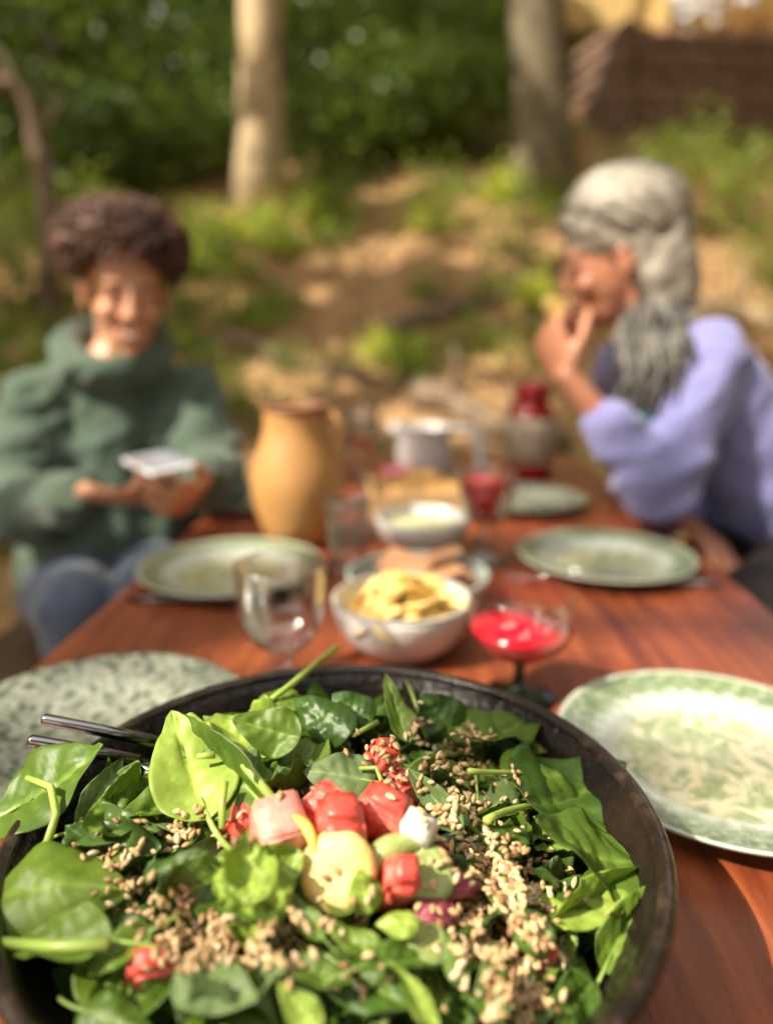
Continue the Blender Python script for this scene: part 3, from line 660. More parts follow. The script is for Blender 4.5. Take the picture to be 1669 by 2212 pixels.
# cut tumbler
tf_ = [(.0001, .001), (.022, .0), (.0245, .002), (.025, .008)]
tb_ = [(.0265, .03), (.0285, .06), (.0305, .09), (.0312, .104), (.0304, .105)]
ti_ = [(.0296, .104), (.0288, .09), (.0268, .06), (.0246, .03), (.022, .012), (.0001, .011)]
glass('cut_tumbler', 'empty clear cut glass tumbler in front of the clay jug', on(752, 1236), tf_, tb_, ti_, None, M_cut)
# tall glass with a little amber drink
hf_ = [(.0001, .001), (.03, .0), (.032, .002), (.02, .006), (.008, .014), (.007, .06), (.009, .085)]
hb_ = [(.018, .096), (.026, .108), (.030, .125), (.0315, .15), (.032, .188), (.0312, .189)]
hi_ = inner(hb_, 0.0012, 0.0975)
hl_ = [(.0001, .0975), (.0156, .1012), (.0238, .1115), (.0278, .1262), (.0290, .135), (.0001, .135)]
glass('tall_goblet', 'tall stemmed glass with a little amber drink behind the jug', on(782, 1096), hf_, hb_, hi_, (hl_, M_amber))

# clay jug
M_clay = simple('ochre_clay', [(0.41, 0.205, 0.066), (0.50, 0.262, 0.092)], 9, 5, 0.42, 0.12, 60, spec=0.5)
M_clay_dark = simple('brown_clay_rim', [(0.16, 0.06, 0.025), (0.23, 0.09, 0.035)], 20, 4, 0.5)
jp = on(646, 1172); jug = thing('clay_jug', 'bulbous ochre clay jug with a dark brown rim', 'jug', T(jp))
jo = [(.0001, .0), (.040, .0), (.046, .004), (.056, .025), (.066, .055), (.0715, .085), (.071, .11), (.064, .138), (.054, .162), (.0485, .182), (.0478, .200), (.0500, .212)]
ji = [(.0445, .212), (.0428, .2), (.0435, .182), (.049, .162), (.06, .135), (.066, .1), (.06, .05), (.035, .008), (.0001, .006)]
MB().lathe(jo + ji, 56).build('body', M_clay, jug)
MB().lathe([(.0498, .2085), (.0522, .2105), (.0525, .2150), (.0505, .2178), (.0455, .2172), (.0440, .2105), (.0498, .2085)], 56).build('rim', M_clay_dark, jug)
MB().tube([(.046, -.006, .203), (.058, -.008, .203), (.066, -.009, .192), (.068, -.009, .172), (.062, -.008, .152), (.056, -.006, .145)], [.008, .0075, .007, .007, .008, .009], 10).build('handle', M_clay, jug)

# bowls with food
def bowl_prof(R1_, h, R0_=None, t=.0045):
    R0_ = R0_ or R1_ * .5
    out = [(.0001, .003), (R0_ * .9, .003), (R0_ * .92, 0), (R0_, 0), (R0_ + .003, .004)]
    inn = []
    for i in range(1, 9):
        k = i / 8; out.append((R0_ + (R1_ - R0_) * math.sin(k * PI / 2) ** .85, .004 + (h - .004) * k ** 1.35))
    for i in range(8, 0, -1):
        k = i / 8; inn.append((R0_ + (R1_ - R0_) * math.sin(k * PI / 2) ** .85 - t, .004 + (h - .004) * k ** 1.35 + (.001 if i == 8 else 0)))
    inn += [(R0_ * .9, .0085), (.0001, .0085)]
    return out + inn
def bowl(name, label, p, R1_, h, mat, R0_=None, rim=None):
    b = thing(name, label, 'bowl', T(p)); MB().lathe(bowl_prof(R1_, h, R0_), 56).build('body', mat, b)
    if rim:
        a = [(R1_ - .0022 + .0030 * math.cos(q), h + .0006 + .0022 * math.sin(q)) for q in [2 * PI * k / 10 for k in range(11)]]
        MB().lathe(a, 56).build('rim', rim, b)
    return b
M_rimgrey = simple('grey_glaze_rim', [(0.33, 0.30, 0.26), (0.42, 0.39, 0.34)], 30, 3, 0.3)
crp = on(868, 1398); bowl('crisp_bowl', 'white bowl heaped with yellow potato crisps', crp, .073, .056, M_glaze_white, .045, M_rimgrey)
M_crisp = simple('potato_crisp', [(0.66, 0.44, 0.12), (0.78, 0.56, 0.19), (0.82, 0.65, 0.30)], 40, 4, 0.6, 0.3, 120, spec=0.3)
def crisp_mesh(i):
    rr = np.random.default_rng(i); n = 14; v = []; f = []
    a1, a2, w1 = rr.uniform(.15, .4), rr.uniform(-.2, .2), rr.uniform(0, 6)
    rings = 4
    for s in (0, 1):
        v.append((0, 0, s * .0012))
        for q in range(1, rings + 1):
            for k in range(n):
                a = 2 * PI * k / n; r = .024 * q / rings * (1 + .08 * math.sin(3 * a + w1) + (.03 * rr.normal() if q == rings else 0))
                x, y = r * math.cos(a) * 1.15, r * math.sin(a)
                v.append((x, y, 18 * a1 * (x * x - y * y) + 10 * a2 * x * y / .5 + .0015 * math.sin(a * 4 + q) + s * .0012))
        o0 = s * (1 + rings * n)
        for k in range(n):
            k2 = (k + 1) % n
            t_ = (o0, o0 + 1 + k, o0 + 1 + k2); f.append(t_ if s else t_[::-1])
            for q in range(rings - 1):
                b0 = o0 + 1 + q * n; t_ = (b0 + k, b0 + n + k, b0 + n + k2, b0 + k2); f.append(t_ if s else t_[::-1])
    o1 = 1 + rings * n; e = 1 + (rings - 1) * n
    for k in range(n): f.append((e + k, e + (k + 1) % n, o1 + e + (k + 1) % n, o1 + e + k))
    return mesh('potato_crisp', v, f)
cms = [crisp_mesh(i) for i in range(6)]
for i in range(58):
    a, r = random.uniform(0, 2 * PI), .058 * math.sqrt(random.random()); lay = i / 58
    z = TABLE_Z + .030 + .034 * lay - .25 * r * lay + (.012 * (1 - (r / .058) ** 2) * lay)
    r *= .82
    if i < 20: z = TABLE_Z + .024 + .012 * random.random(); r *= .40
    o = link('potato_crisp', cms[i % 6], M_crisp, None, (crp.x + r * math.cos(a), crp.y + r * math.sin(a), z))
    o.rotation_euler = (random.uniform(-.75, .75), random.uniform(-.75, .75), random.uniform(0, 6)); s = random.uniform(.75, 1.1); o.scale = (s, s, s)
    tag(o, 'curled yellow potato crisp heaped in the white bowl', 'crisp', 'crisps in the white bowl')
M_dip = simple('green_dip', [(0.34, 0.36, 0.13), (0.47, 0.47, 0.22), (0.60, 0.58, 0.36)], 60, 4, 0.5, 0.5, 90, dist=.004)
dp = on(912, 1186); bowl('dip_bowl', 'white bowl of pale green dip in front of the bread box', dp, .072, .052, M_glaze_white, .040)
dv = MB().lathe([(.0001, .037), (.02, .0365), (.035, .0345), (.050, .034), (.060, .036), (.060, .03), (.0001, .028)], 40)
tag(dv.build('green_dip', M_dip, None, True, T(dp)), 'pale green dip smoothed in the small white bowl', 'dip')
kp = on(902, 1302); bowl('cracker_bowl', 'grey blue rimmed bowl of brown crackers behind the crisps', kp, .088, .040, M_glaze_blue, .055)
M_cracker = simple('brown_cracker', [(0.27, 0.12, 0.055), (0.40, 0.20, 0.10), (0.48, 0.27, 0.15)], 60, 4, 0.75, 0.4, 140)
km = MB().box((0, 0, 0), (.058, .044, .006)).mesh('cracker', False)
for i in range(16):
    a, r = random.uniform(0, 2 * PI), .05 * math.sqrt(random.random())
    o = bevel(link('brown_cracker', km, M_cracker, None, (kp.x + .012 + r * math.cos(a), kp.y + .012 + .8 * r * math.sin(a), TABLE_Z + .018 + .0021 * i)), .002)
    o.rotation_euler = (random.uniform(-.28, .28), random.uniform(-.28, .28), random.uniform(0, 6))
    tag(o, 'flat brown cracker stacked in the grey blue bowl', 'cracker', 'crackers in the grey blue bowl')
# bread box
M_boxwood = wood_mat('pale_box_wood', [(0.34, 0.19, 0.075), (0.50, 0.31, 0.14), (0.60, 0.40, 0.20)], 14, .6, 0)
bp = on(900, 1098); bx = thing('bread_box', 'open shallow pale wooden box holding bread', 'box', T(bp), .10)
W_, D_, H_ = .185, .16, .046
for sx in (-1, 1): bevel(MB().box((sx * (W_ / 2 - .005), 0, H_ / 2), (.010, D_, H_)).build('side_board', M_boxwood, bx, False), .0015)
for sy in (-1, 1): bevel(MB().box((0, sy * (D_ / 2 - .005), H_ / 2 - .0005), (W_ - .0205, .010, H_ - .004)).build('end_board', M_boxwood, bx, False), .0015)
MB().box((0, 0, .004), (W_ - .021, D_ - .021, .006)).build('bottom_board', M_boxwood, bx, False)
M_bread = simple('bread_crust', [(0.32, 0.15, 0.04), (0.52, 0.29, 0.09), (0.62, 0.40, 0.17)], 30, 5, 0.75, 0.4, 90)
rb = Matrix.Rotation(.10, 4, 'Z')
for i, (x, y, z, rz) in enumerate([(-.035, .03, .031, .1), (.03, .035, .031, -.2), (-.02, -.03, .031, .2), (.045, -.03, .031, 0), (.005, .0, .05, .3)]):
    mb = MB(); pts = [(k * .042, .004 * math.sin(k * 2), 0) for k in (-1, -.85, -.6, -.3, 0, .3, .6, .85, 1)]
    mb.tube(pts, [.006, .017, .023, .0245, .025, .0245, .023, .017, .006], 14)
    q = rb @ Vector((x, y, z)); o = mb.build('bread_roll', M_bread, None, True, (bp.x + q.x, bp.y + q.y, TABLE_Z + q.z)); o.rotation_euler = (0, 0, rz)
    tag(o, 'small golden bread roll lying in the open wooden box', 'bread roll', 'bread rolls in the box')
# white enamel pitcher, pink dip bowl
M_enamel = simple('white_enamel', [(0.52, 0.50, 0.51), (0.58, 0.58, 0.57)], 8, 3, 0.25)
wp = on(915, 1030); pit = thing('enamel_pitcher', 'white enamel pitcher with a big angular handle at the table end', 'pitcher', T(wp), .0)
po = [(.0001, 0), (.056, 0), (.059, .004), (.061, .05), (.060, .1), (.060, .132), (.0625, .136)]
pi_ = [(.0585, .136), (.0575, .1), (.058, .05), (.055, .006), (.0001, .005)]
MB().lathe(po + pi_, 48).build('body', M_enamel, pit)
MB().tube([(.055, 0, .128), (.09, 0, .131), (.112, 0, .122), (.122, 0, .095), (.132, 0, .05), (.128, 0, .024), (.105, 0, .016), (.058, 0, .018)], [.009, .011, .0125, .0125, .0125, .012, .010, .008], 10).build('handle', M_enamel, pit)
pit.scale = (1, 1, .86)
MB().tube([(-.054, 0, .112), (-.066, 0, .128), (-.076, 0, .141)], [.018, .015, .011], 10).build('spout', M_enamel, pit)
pkp = on(865, 1046); M_pinkb = simple('plum_glaze', [(0.16, 0.03, 0.04), (0.24, 0.05, 0.06)], 20, 3, 0.3); M_beet = simple('beetroot_dip', [(0.40, 0.08, 0.12), (0.52, 0.14, 0.18)], 60, 4, 0.5, .4, 90)
bowl('plum_bowl', 'small plum coloured bowl of pink dip in front of the pitcher', pkp, .05, .036, M_pinkb, .03)
tag(MB().lathe([(.0001, .033), (.015, .032), (.03, .030), (.042, .0305), (.042, .025), (.0001, .024)], 30).build('beetroot_dip', M_beet, None, True, T(pkp)), 'pink beetroot dip in the small plum bowl', 'dip')
# stout bottle
bo = on(1143, 1032); bt = thing('juice_bottle', 'stout glass bottle of red juice with red cap and cream label', 'bottle', T(bo))
M_juice, nt, bs = newmat('red_juice'); bs.inputs['Base Color'].default_value = (0.40, 0.012, 0.02, 1); bs.inputs['Roughness'].default_value = .06; bs.inputs['Transmission Weight'].default_value = .3
MB().lathe([(.0001, .002), (.046, .0), (.050, .004), (.051, .03), (.051, .13), (.047, .150), (.038, .163), (.034, .170), (.034, .176), (.0001, .176)], 40).build('body', M_juice, bt)
M_cap = simple('red_cap', [(0.33, 0.012, 0.016), (0.40, 0.02, 0.02)], 20, 2, 0.35)
MB().lathe([(.0001, .212), (.033, .212), (.0365, .209), (.037, .172), (.0345, .171), (.0001, .1705)], 40).build('cap', M_cap, bt)
def lab(nt, tc, r, ang):
    v = N(nt, 'TexVoronoi'); v.inputs['Scale'].default_value = 22; nt.links.new(tc, v.inputs['Vector'])
    return ramp(nt, noisy(nt, 26, 3, .6, tc), [(0.40, (0.30, 0.16, 0.13)), (0.47, (0.36, 0.31, 0.22)), (0.6, (0.42, 0.38, 0.28))])
M_label = ceramic('cream_label', lab, .6)
MB().lathe([(.0512, .036), (.0520, .037), (.0520, .138), (.0512, .139)], 48).build('paper_label', M_label, bt)

# cutlery
def fork(name, label, p, rz, cat='fork', mat=M_steel, knife=False):
    t = thing(name, label, cat, (p.x, p.y, TABLE_Z + .0045), rz)
    MB().tube([(0, 0, 0), (.03, 0, .001), (.09, 0, .003), (.115, 0, .006)], [.0065, .0055, .0035, .003], 8, flat=.45, up=Vector((0, 0, 1))).build('handle', mat, t)
    if knife:
        MB().add([(.112, -.004, .004), (.13, -.009, .003), (.19, -.009, .002), (.208, -.001, .002), (.19, .006, .002), (.112, .004, .004)] + [(.112, -.004, .0068), (.13, -.009, .0045), (.19, -.009, .0034), (.208, -.001, .003), (.19, .006, .0036), (.112, .004, .0068)],
                 [(5, 4, 3, 2, 1, 0), (6, 7, 8, 9, 10, 11)] + [(i, (i + 1) % 6, (i + 1) % 6 + 6, i + 6) for i in range(6)]).build('blade', mat, t, False)
    else:
        MB().tube([(.112, 0, .006), (.128, 0, .003), (.142, 0, .001), (.15, 0, .001)], [.004, .009, .012, .0115], 10, flat=.18, up=Vector((0, 0, 1))).build('neck', mat, t)
        for k in range(4):
            y = (k - 1.5) * .0066; MB().tube([(.147, y, .001), (.17, y, .002), (.195, y, .008)], [.0022, .002, .0012], 6).build('tine', mat, t)
    return t
fork('table_fork', 'steel fork in front of the plate near the lilac sleeve', on(1556, 1268), PI - .10)
fork('table_knife', 'dark table knife lying beside the plate near the hoodie wearer', on(276, 1300), -.02, 'knife', M_steel_dark, True)
# ================================================================== SALAD BOWL
RIMZ = TABLE_Z + .085; BC = Vector((-.040, .331, 0)); BR = .168
def glaze_black():
    m, nt, bs = newmat('black_brown_glaze')
    a = noisy(nt, 30, 4, .6); b = noisy(nt, 220, 3, .6); c = noisy(nt, 95, 3, .55)
    col_ = ramp(nt, a, [(0.35, (0.007, 0.006, 0.0055)), (0.7, (0.022, 0.014, 0.010))])
    col_ = mixc(nt, ramp(nt, b, [(0.70, (0, 0, 0)), (0.76, (1, 1, 1))]), col_, (0.12, 0.085, 0.06))
    nt.links.new(col_, bs.inputs['Base Color']); bs.inputs['Roughness'].default_value = 0.24
    bs.inputs['Specular IOR Level'].default_value = 0.26
    bump(nt, bs, c, .55, .004); return m
M_black = glaze_black()
M_rimb = simple('worn_brown_rim', [(0.008, 0.006, 0.005), (0.018, 0.011, 0.008), (0.05, 0.034, 0.024)], 70, 5, 0.24, 0.2, 160, dist=.003)
sb = thing('salad_bowl', 'large black brown glazed bowl filled with spinach salad', 'bowl', (BC.x, BC.y, TABLE_Z + .0005))
h = RIMZ - TABLE_Z
out = [(.0001, .003), (.088, .003), (.09, 0), (.098, 0), (.104, .004), (.120, .016), (.134, .032), (.145, .052), (.1590, .068), (.1635, h - .004)]
inn = [(.1592, h - .004), (.1535, .068), (.142, .052), (.128, .034), (.112, .019), (.09, .010), (.0001, .008)]
MB().lathe(out + inn, 128).build('body', M_black, sb)
rp = [(BR - .0048 + .0046 * math.cos(q), h - .0044 + .0042 * math.sin(q)) for q in [2 * PI * k / 12 for k in range(13)]]
MB().lathe(rp, 128).build('rim', M_rimb, sb)

# ------------------------------------------------------------------ spinach
M_sp = leafmat('spinach_leaf', (0.058, 0.128, 0.014), (0.175, 0.275, 0.030), 0.36, 0.40, 26, True, 0.75)
M_lime = leafmat('young_spinach_leaf', (0.24, 0.37, 0.040), (0.36, 0.48, 0.085), 0.35, 0.40, 26, True, 0.4)
M_under = leafmat('spinach_underside', (0.115, 0.185, 0.06), (0.175, 0.25, 0.085), 0.28, 0.55, 26, True, 0.4)
M_darksp = leafmat('dark_spinach_leaf', (0.038, 0.092, 0.016), (0.100, 0.180, 0.030), 0.25, 0.28, 26, True, 0.6)
M_stem = simple('spinach_stem', [(0.23, 0.34, 0.05), (0.36, 0.46, 0.10)], 30, 3, 0.4, Subsurface_Weight=0.2)
NU, NV = 27, 19
def leaf_mesh(seed, L=1.0, W=.62, fold=.25, bend=.25, wave=.05, cup=.0, curl=0.0, crumple=0.02):
    """unit leaf blade along +Y, normal +Z, with a creased midrib and side veins"""
    rr = np.random.default_rng(seed); ph = rr.uniform(0, 6, 4); v = []; f = []; vein = []
    for i in range(NU):
        u = i / (NU - 1)
        w = W * .5 * max(0.0, math.sin(PI * u ** .74)) ** .78 * (1 - .10 * u) + .004
        for j in range(NV):
            s = -1 + 2 * j / (NV - 1); x = s * w; y = u - .05 * abs(s) * math.sin(PI * u)
            lv = (u * 6.2 - abs(s) * 1.35) % 1.0; d = min(lv, 1 - lv)
            vb = math.exp(-(d / .10) ** 2) * (1 - abs(s) ** 2) * .8; mid = math.exp(-(s / .09) ** 2)
            z = fold * abs(x) + bend * (u - .3) ** 2 + cup * x * x
            z += wave * abs(s) ** 1.5 * math.sin(u * 9 + ph[0] + (2.2 if s > 0 else 0)) * math.sin(PI * u)
            z += .015 * (0.5 - math.cos(2 * PI * lv) * .5) * (1 - abs(s) ** 3) * math.sin(PI * u) - .020 * mid * math.sin(PI * min(1, u * 1.2)) ** .5 - .006 * vb
            z += .02 * math.sin(x * 9 + ph[1]) * math.sin(y * 6 + ph[2]) + crumple * 2 * noise.noise((x * 4.5 + seed * 3, y * 4.5, seed)) + crumple * noise.noise((x * 11 + seed, y * 11, 3))
            if curl:
                t = curl * x; x2 = math.sin(t) / curl; z += (1 - math.cos(t)) / curl; x = x2
            v.append((x, y, z)); vein.append(min(1, max(mid, vb * .75)))
    for i in range(NU - 1):
        for j in range(NV - 1): f.append((i * NV + j, i * NV + j + 1, (i + 1) * NV + j + 1, (i + 1) * NV + j))
    n = len(v)                                   # thin second side so that the blade has real thickness
    v += [(a, b, c - .003) for a, b, c in v]; f += [(q[3] + n, q[2] + n, q[1] + n, q[0] + n) for q in f[:]]
    rim_ = [j for j in range(NV)] + [i * NV + NV - 1 for i in range(1, NU)] + [(NU - 1) * NV + j for j in range(NV - 2, -1, -1)] + [i * NV for i in range(NU - 2, 0, -1)]
    for a, b in zip(rim_, rim_[1:] + rim_[:1]): f.append((a, a + n, b + n, b))
    me = mesh('spinach_blade', v, f); at = me.attributes.new('vein', 'FLOAT', 'POINT'); at.data.foreach_set('value', vein + vein)
    return me
def stem_mesh(seed, L=.45):
    rr = np.random.default_rng(seed + 50); a, b = rr.uniform(-.10, .10), rr.uniform(-.12, .06)
    pts = [(a * k * k, -k * L, b * k * k + .01) for k in (0, .25, .5, .75, 1)]
    up_ = [(0, .22, .0), (0, .1, .0)] + pts
    return MB().tube(up_, [.008, .013, .020, .021, .021, .022, .024], 7).mesh('spinach_stem')
LEAVES = [(leaf_mesh(1, fold=.22, bend=.22), 1), (leaf_mesh(2, W=.70, fold=.10, bend=.45, wave=.07), 2), (leaf_mesh(3, W=.55, fold=.55, bend=.15), 3), (leaf_mesh(4, W=.66, fold=-.15, bend=-.35, wave=.06), 4),
          (leaf_mesh(5, W=.75, fold=.05, bend=.6, wave=.09, cup=.5), 5), (leaf_mesh(6, W=.60, fold=.35, bend=-.45, wave=.05), 6), (leaf_mesh(7, W=.72, fold=-.05, bend=-.2, cup=-1.0), 7), (leaf_mesh(8, W=.85, fold=.2, bend=.5, curl=3.2), 8),
          (leaf_mesh(9, W=.78, fold=-.1, bend=-.6, cup=-.8, wave=.08), 9), (leaf_mesh(10, W=.5, fold=.8, bend=.1), 10), (leaf_mesh(11, W=1.0, fold=-.1, bend=-.5, wave=.10, cup=-1.2, crumple=.10), 11), (leaf_mesh(12, W=.9, fold=.1, bend=.7, wave=.14, curl=2.6, crumple=.08), 12)]
STEMS = {}
def variant(k, mat):
    """the blade mesh k with its own material, shared by every leaf that uses it"""
    key = (k, mat.name)
    if key not in STEMS:
        me = LEAVES[k][0].copy(); me.materials.clear(); me.materials.append(mat)
        st = stem_mesh(LEAVES[k][1], .30 + .25 * ((k * 37) % 10) / 10); st.materials.append(M_stem); STEMS[key] = (me, st)
    return STEMS[key]
salad_objs = []
SPG = 'spinach leaves in the salad'
def leaf_frame(base, tip, roll, toward=0.5):
    ax = (tip - base); L = ax.length; ax.normalize()
    nrm = (Vector((0, 0, 1)) * (1 - toward) + (CAM - base).normalized() * toward)
    nrm = (nrm - ax * nrm.dot(ax)).normalized(); nrm = Quaternion(ax, R(roll)) @ nrm
    xx = ax.cross(nrm).normalized()
    return Matrix(((xx.x, ax.x, nrm.x, base.x), (xx.y, ax.y, nrm.y, base.y), (xx.z, ax.z, nrm.z, base.z), (0, 0, 0, 1))), L
def leaf(base, tip, k, mat=M_sp, roll=0, wid=1.0, stem=True, label=None, toward=0.5, dep=1.0):
    M, L = leaf_frame(base, tip, roll, toward); me, st = variant(k, mat)
    o = bpy.data.objects.new('spinach_leaf', me); col.objects.link(o); o.matrix_world = M @ Matrix.Diagonal((L * wid, L, L * dep, 1))
    tag(o, label or 'green spinach leaf mixed loosely into the salad', 'spinach leaf', SPG if not label else None)
    if stem:
        s = bpy.data.objects.new('stem', st); col.objects.link(s); s.parent = o
    salad_objs.append(o); return o
def zs(p):
    r = math.hypot(p.x - BC.x, p.y - BC.y); return RIMZ - .024 + .036 * (1 - (r / .155) ** 2) - .014 * (p.x - BC.x) / .15
def at_s(x, y, dz=0.0):
    """point on the salad's own mound under a photo position"""
    p = on(x, y, RIMZ)
    for _ in range(6): p = on(x, y, min(RIMZ + .03, max(RIMZ - .05, zs(p) + dz)))
    return p
# bed: leaves deep in the bowl, one mass
bv, bf = [], []; nb = 0
for i in range(150):
    a, r = random.uniform(0, 2 * PI), .135 * math.sqrt(random.random()); p = Vector((BC.x + r * math.cos(a), BC.y + r * math.sin(a), 0))
    zmax = zs(p) - .018; zmin = TABLE_Z + .014 + max(0, (r - .08)) * .8
    p.z = random.uniform(zmin, max(zmin + .002, zmax)); k = random.randrange(7)
    t_ = p + Vector((random.uniform(-.05, .05), random.uniform(-.05, .05), random.uniform(-.008, .012)))
    rt = math.hypot(t_.x - BC.x, t_.y - BC.y)
    if rt > .135: t_ = Vector((BC.x + (t_.x - BC.x) * .13 / rt, BC.y + (t_.y - BC.y) * .13 / rt, t_.z))
    if (t_ - p).length < .03: t_ = p + (t_ - p).normalized() * .035
    M, L = leaf_frame(p, t_, random.uniform(-40, 40), 0); me = LEAVES[k][0]; S_ = M @ Matrix.Diagonal((L, L, L, 1))
    nv_ = NU * NV; bv += [tuple(S_ @ v.co) for v in me.vertices[:nv_]]
    bf += [tuple(q + nb for q in pl.vertices) for pl in me.polygons[:(NU - 1) * (NV - 1)]]; nb += nv_
bed = link('salad_bed', mesh('salad_bed', bv, bf), M_sp); struct(bed, 'stuff', 'dark spinach leaves packed deep under the salad toppings', 'salad')
# random cover
for i in range(190):
    for _ in range(20):
        a, r = random.uniform(0, 2 * PI), .137 * math.sqrt(random.random()); p = Vector((BC.x + r * math.cos(a), BC.y + r * math.sin(a), 0))
        qx, qy, _d = proj((p.x, p.y, zs(p)))
        if not (500 < qx < 990 and 1700 < qy < 1990 and random.random() < .8): break
    p.z = zs(p) - random.uniform(.006, .016); L = random.uniform(.036, .060); ya = random.uniform(0, 2 * PI)
    t_ = p + Vector((math.cos(ya) * L, math.sin(ya) * L, random.uniform(-.012, .012)))
    rt = math.hypot(t_.x - BC.x, t_.y - BC.y)
    if rt > (.138 if t_.x < BC.x + .03 else .126): t_ = p - (t_ - p); t_.z = p.z
    t_.z = min(t_.z, zs(t_) + .004) if math.hypot(t_.x - BC.x, t_.y - BC.y) < .15 else p.z
    leaf(p, t_, random.choice([0, 1, 2, 3, 4, 5, 6, 8, 10, 11]), random.choice([M_sp, M_sp, M_sp, M_sp, M_darksp, M_under, M_lime]), random.uniform(-45, 45), random.uniform(.8, 1.1), random.random() < .5, None, .1)
# the leaves one can single out (base, tip in photo units; dz above the mound)
def KL(b, t, k, mat, roll=0, wid=1.0, dzb=0.0, dzt=0.0, label=None, stem=True, toward=.5, dep=1.0):
    return leaf(at_s(*b, dzb), at_s(*t, dzt), k, mat, roll, wid, stem, label, toward, dep)
KL((452, 1772), (372, 1560), 0, M_lime, 8, 1.05, .000, .038, 'pale lime spinach leaf standing upright beside the server handles', True, .8)
KL((575, 1745), (395, 1545), 2, M_sp, -50, .8, .004, .030, 'dark folded spinach leaf on a long stem behind the upright leaf', True, .5)
KL((-10, 1770), (245, 1628), 0, M_sp, -15, 1.25, .012, .022, 'broad leaf hanging over the rim beside the server handles', True, .5)
KL((165, 1790), (262, 1640), 2, M_under, 30, .75, .006, .016, None, False)
KL((250, 1735), (300, 1650), 1, M_sp, 0, 1.1, .004, .012)
KL((650, 1595), (505, 1560), 1, M_sp, -10, 1.05, .010, .018, None, False, .6)
KL((650, 1500), (535, 1535), 3, M_sp, 0, .9, .016, .014, None, False)
KL((760, 1585), (630, 1500), 6, M_darksp, 0, .85, .010, .024, None, False, .7)
KL((805, 1560), (718, 1495), 6, M_darksp, 10, 1.25, .010, .030, None, False, .8)
KL((885, 1605), (828, 1468), 0, M_sp, 20, .62, .006, .034, 'spinach leaf standing tall at the far rim with seeds beside', False, .8)
KL((990, 1590), (912, 1500), 6, M_darksp, 0, 1.3, .004, .026, None, False, .8)
KL((812, 1690), (655, 1655), 3, M_under, 0, 1.15, .012, .016, 'grey green leaf showing its underside behind the watermelon', True, .6)
KL((1000, 1800), (884, 1662), 2, M_under, -20, .62, .010, .016, 'narrow grey green leaf lying under sprinkled seeds', False, .5)
KL((985, 1605), (1165, 1572), 0, M_sp, -25, .85, .008, .022, 'spinach leaf with a pale tip leaning on the dark bowl wall', False, .5)
KL((1100, 1670), (1290, 1672), 8, M_sp, -10, 1.0, .012, .024, 'shiny blistered spinach leaf reaching toward the bowl wall', True, .5)
KL((1090, 1600), (1185, 1635), 10 % 10, M_sp, 0, .7, .004, .012)
KL((1130, 1745), (1300, 1715), 4, M_sp, 0, 1.1, .006, .010)
KL((1240, 1790), (1395, 1790), 3, M_sp, -20, .8, .012, .012, None, False)
KL((1370, 1870), (1130, 1810), 1, M_sp, 12, 1.15, .016, .016, 'large dark spinach leaf with a bright bent edge near the patterned plate', False, .4)
KL((1190, 1990), (1368, 1880), 2, M_lime, 40, .55, .006, .014, None, False, .4)
KL((1300, 2100), (1392, 1915), 0, M_sp, 30, .75, .000, .020, None, True, .7)
KL((1060, 1830), (1150, 1775), 3, M_sp, 0, .9, .010, .012, None, False)
KL((-30, 1935), (250, 1885), 8, M_sp, 0, 1.05, .014, .012, 'wide glossy spinach leaf near the bowl edge under the server handles', False, .5)
KL((240, 2035), (-10, 2020), 5, M_sp, 10, .8, .006, .012)
KL((150, 1800), (330, 1775), 5, M_darksp, 0, .8, .004, .006)
KL((310, 1905), (455, 1845), 2, M_sp, -25, .7, .014, .016, None, False, .5)
KL((545, 1960), (535, 1822), 11, M_lime, 0, 1.2, .018, .030, 'bright curled spinach leaf rolled up beside the yellow fruit', False, .7, 1.2)
KL((640, 1900), (560, 1830), 4, M_lime, -10, 1.3, .014, .024, None, False, .6, 1.2)
KL((800, 1975), (775, 1880), 6, M_lime, 0, 1.15, .014, .030, 'small round bright leaf in front of the yellow fruit slice', False, .8)
KL((905, 1995), (815, 1985), 8, M_lime, 0, .9, .016, .016, None, False)
KL((700, 2030), (605, 1920), 10 % 10, M_sp, 0, .6, .010, .014)
KL((830, 2075), (690, 1995), 0, M_sp, 10, .7, .010, .010)
KL((1060, 2215), (1065, 2035), 0, M_darksp, 10, .85, .006, .018, None, False, .6)
KL((940, 2240), (845, 2085), 2, M_lime, 20, .62, .014, .022, 'pale yellow green leaf lying on dark leaves near the bowl front', False, .5)
KL((690, 2230), (600, 2130), 1, M_lime, 0, .9, .008, .010)
KL((380, 2095), (560, 2180), 1, M_under, 0, .95, .010, .008, None, False, .4)
KL((1280, 2120), (1180, 2230), 1, M_sp, -30, .9, .006, .004, None, False)
KL((170, 2180), (330, 2230), 3, M_sp, 0, .9, -.006, -.004)
KL((780, 2090), (950, 2055), 5, M_sp, -10, .6, .012, .010)
KL((880, 2020), (1020, 2030), 3, M_darksp, 0, .8, .004, .004)
KL((60, 1850), (20, 1960), 4, M_darksp, 0, 1.0, -.004, -.004)
KL((625, 1955), (450, 1880), 10, M_lime, -10, 1.05, .018, .024, 'glossy blistered lime leaf folded beside the pale pink cube', False, .6, 1.3)
KL((470, 1960), (610, 1975), 2, M_sp, 20, .6, .012, .012, None, False)
KL((330, 2010), (180, 2100), 5, M_sp, 0, .9, .004, .002, None, True)
KL((620, 2080), (760, 2130), 0, M_sp, -10, .8, .010, .006, None, True)
KL((1000, 2130), (960, 2010), 3, M_sp, 0, .8, .010, .014, None, False)
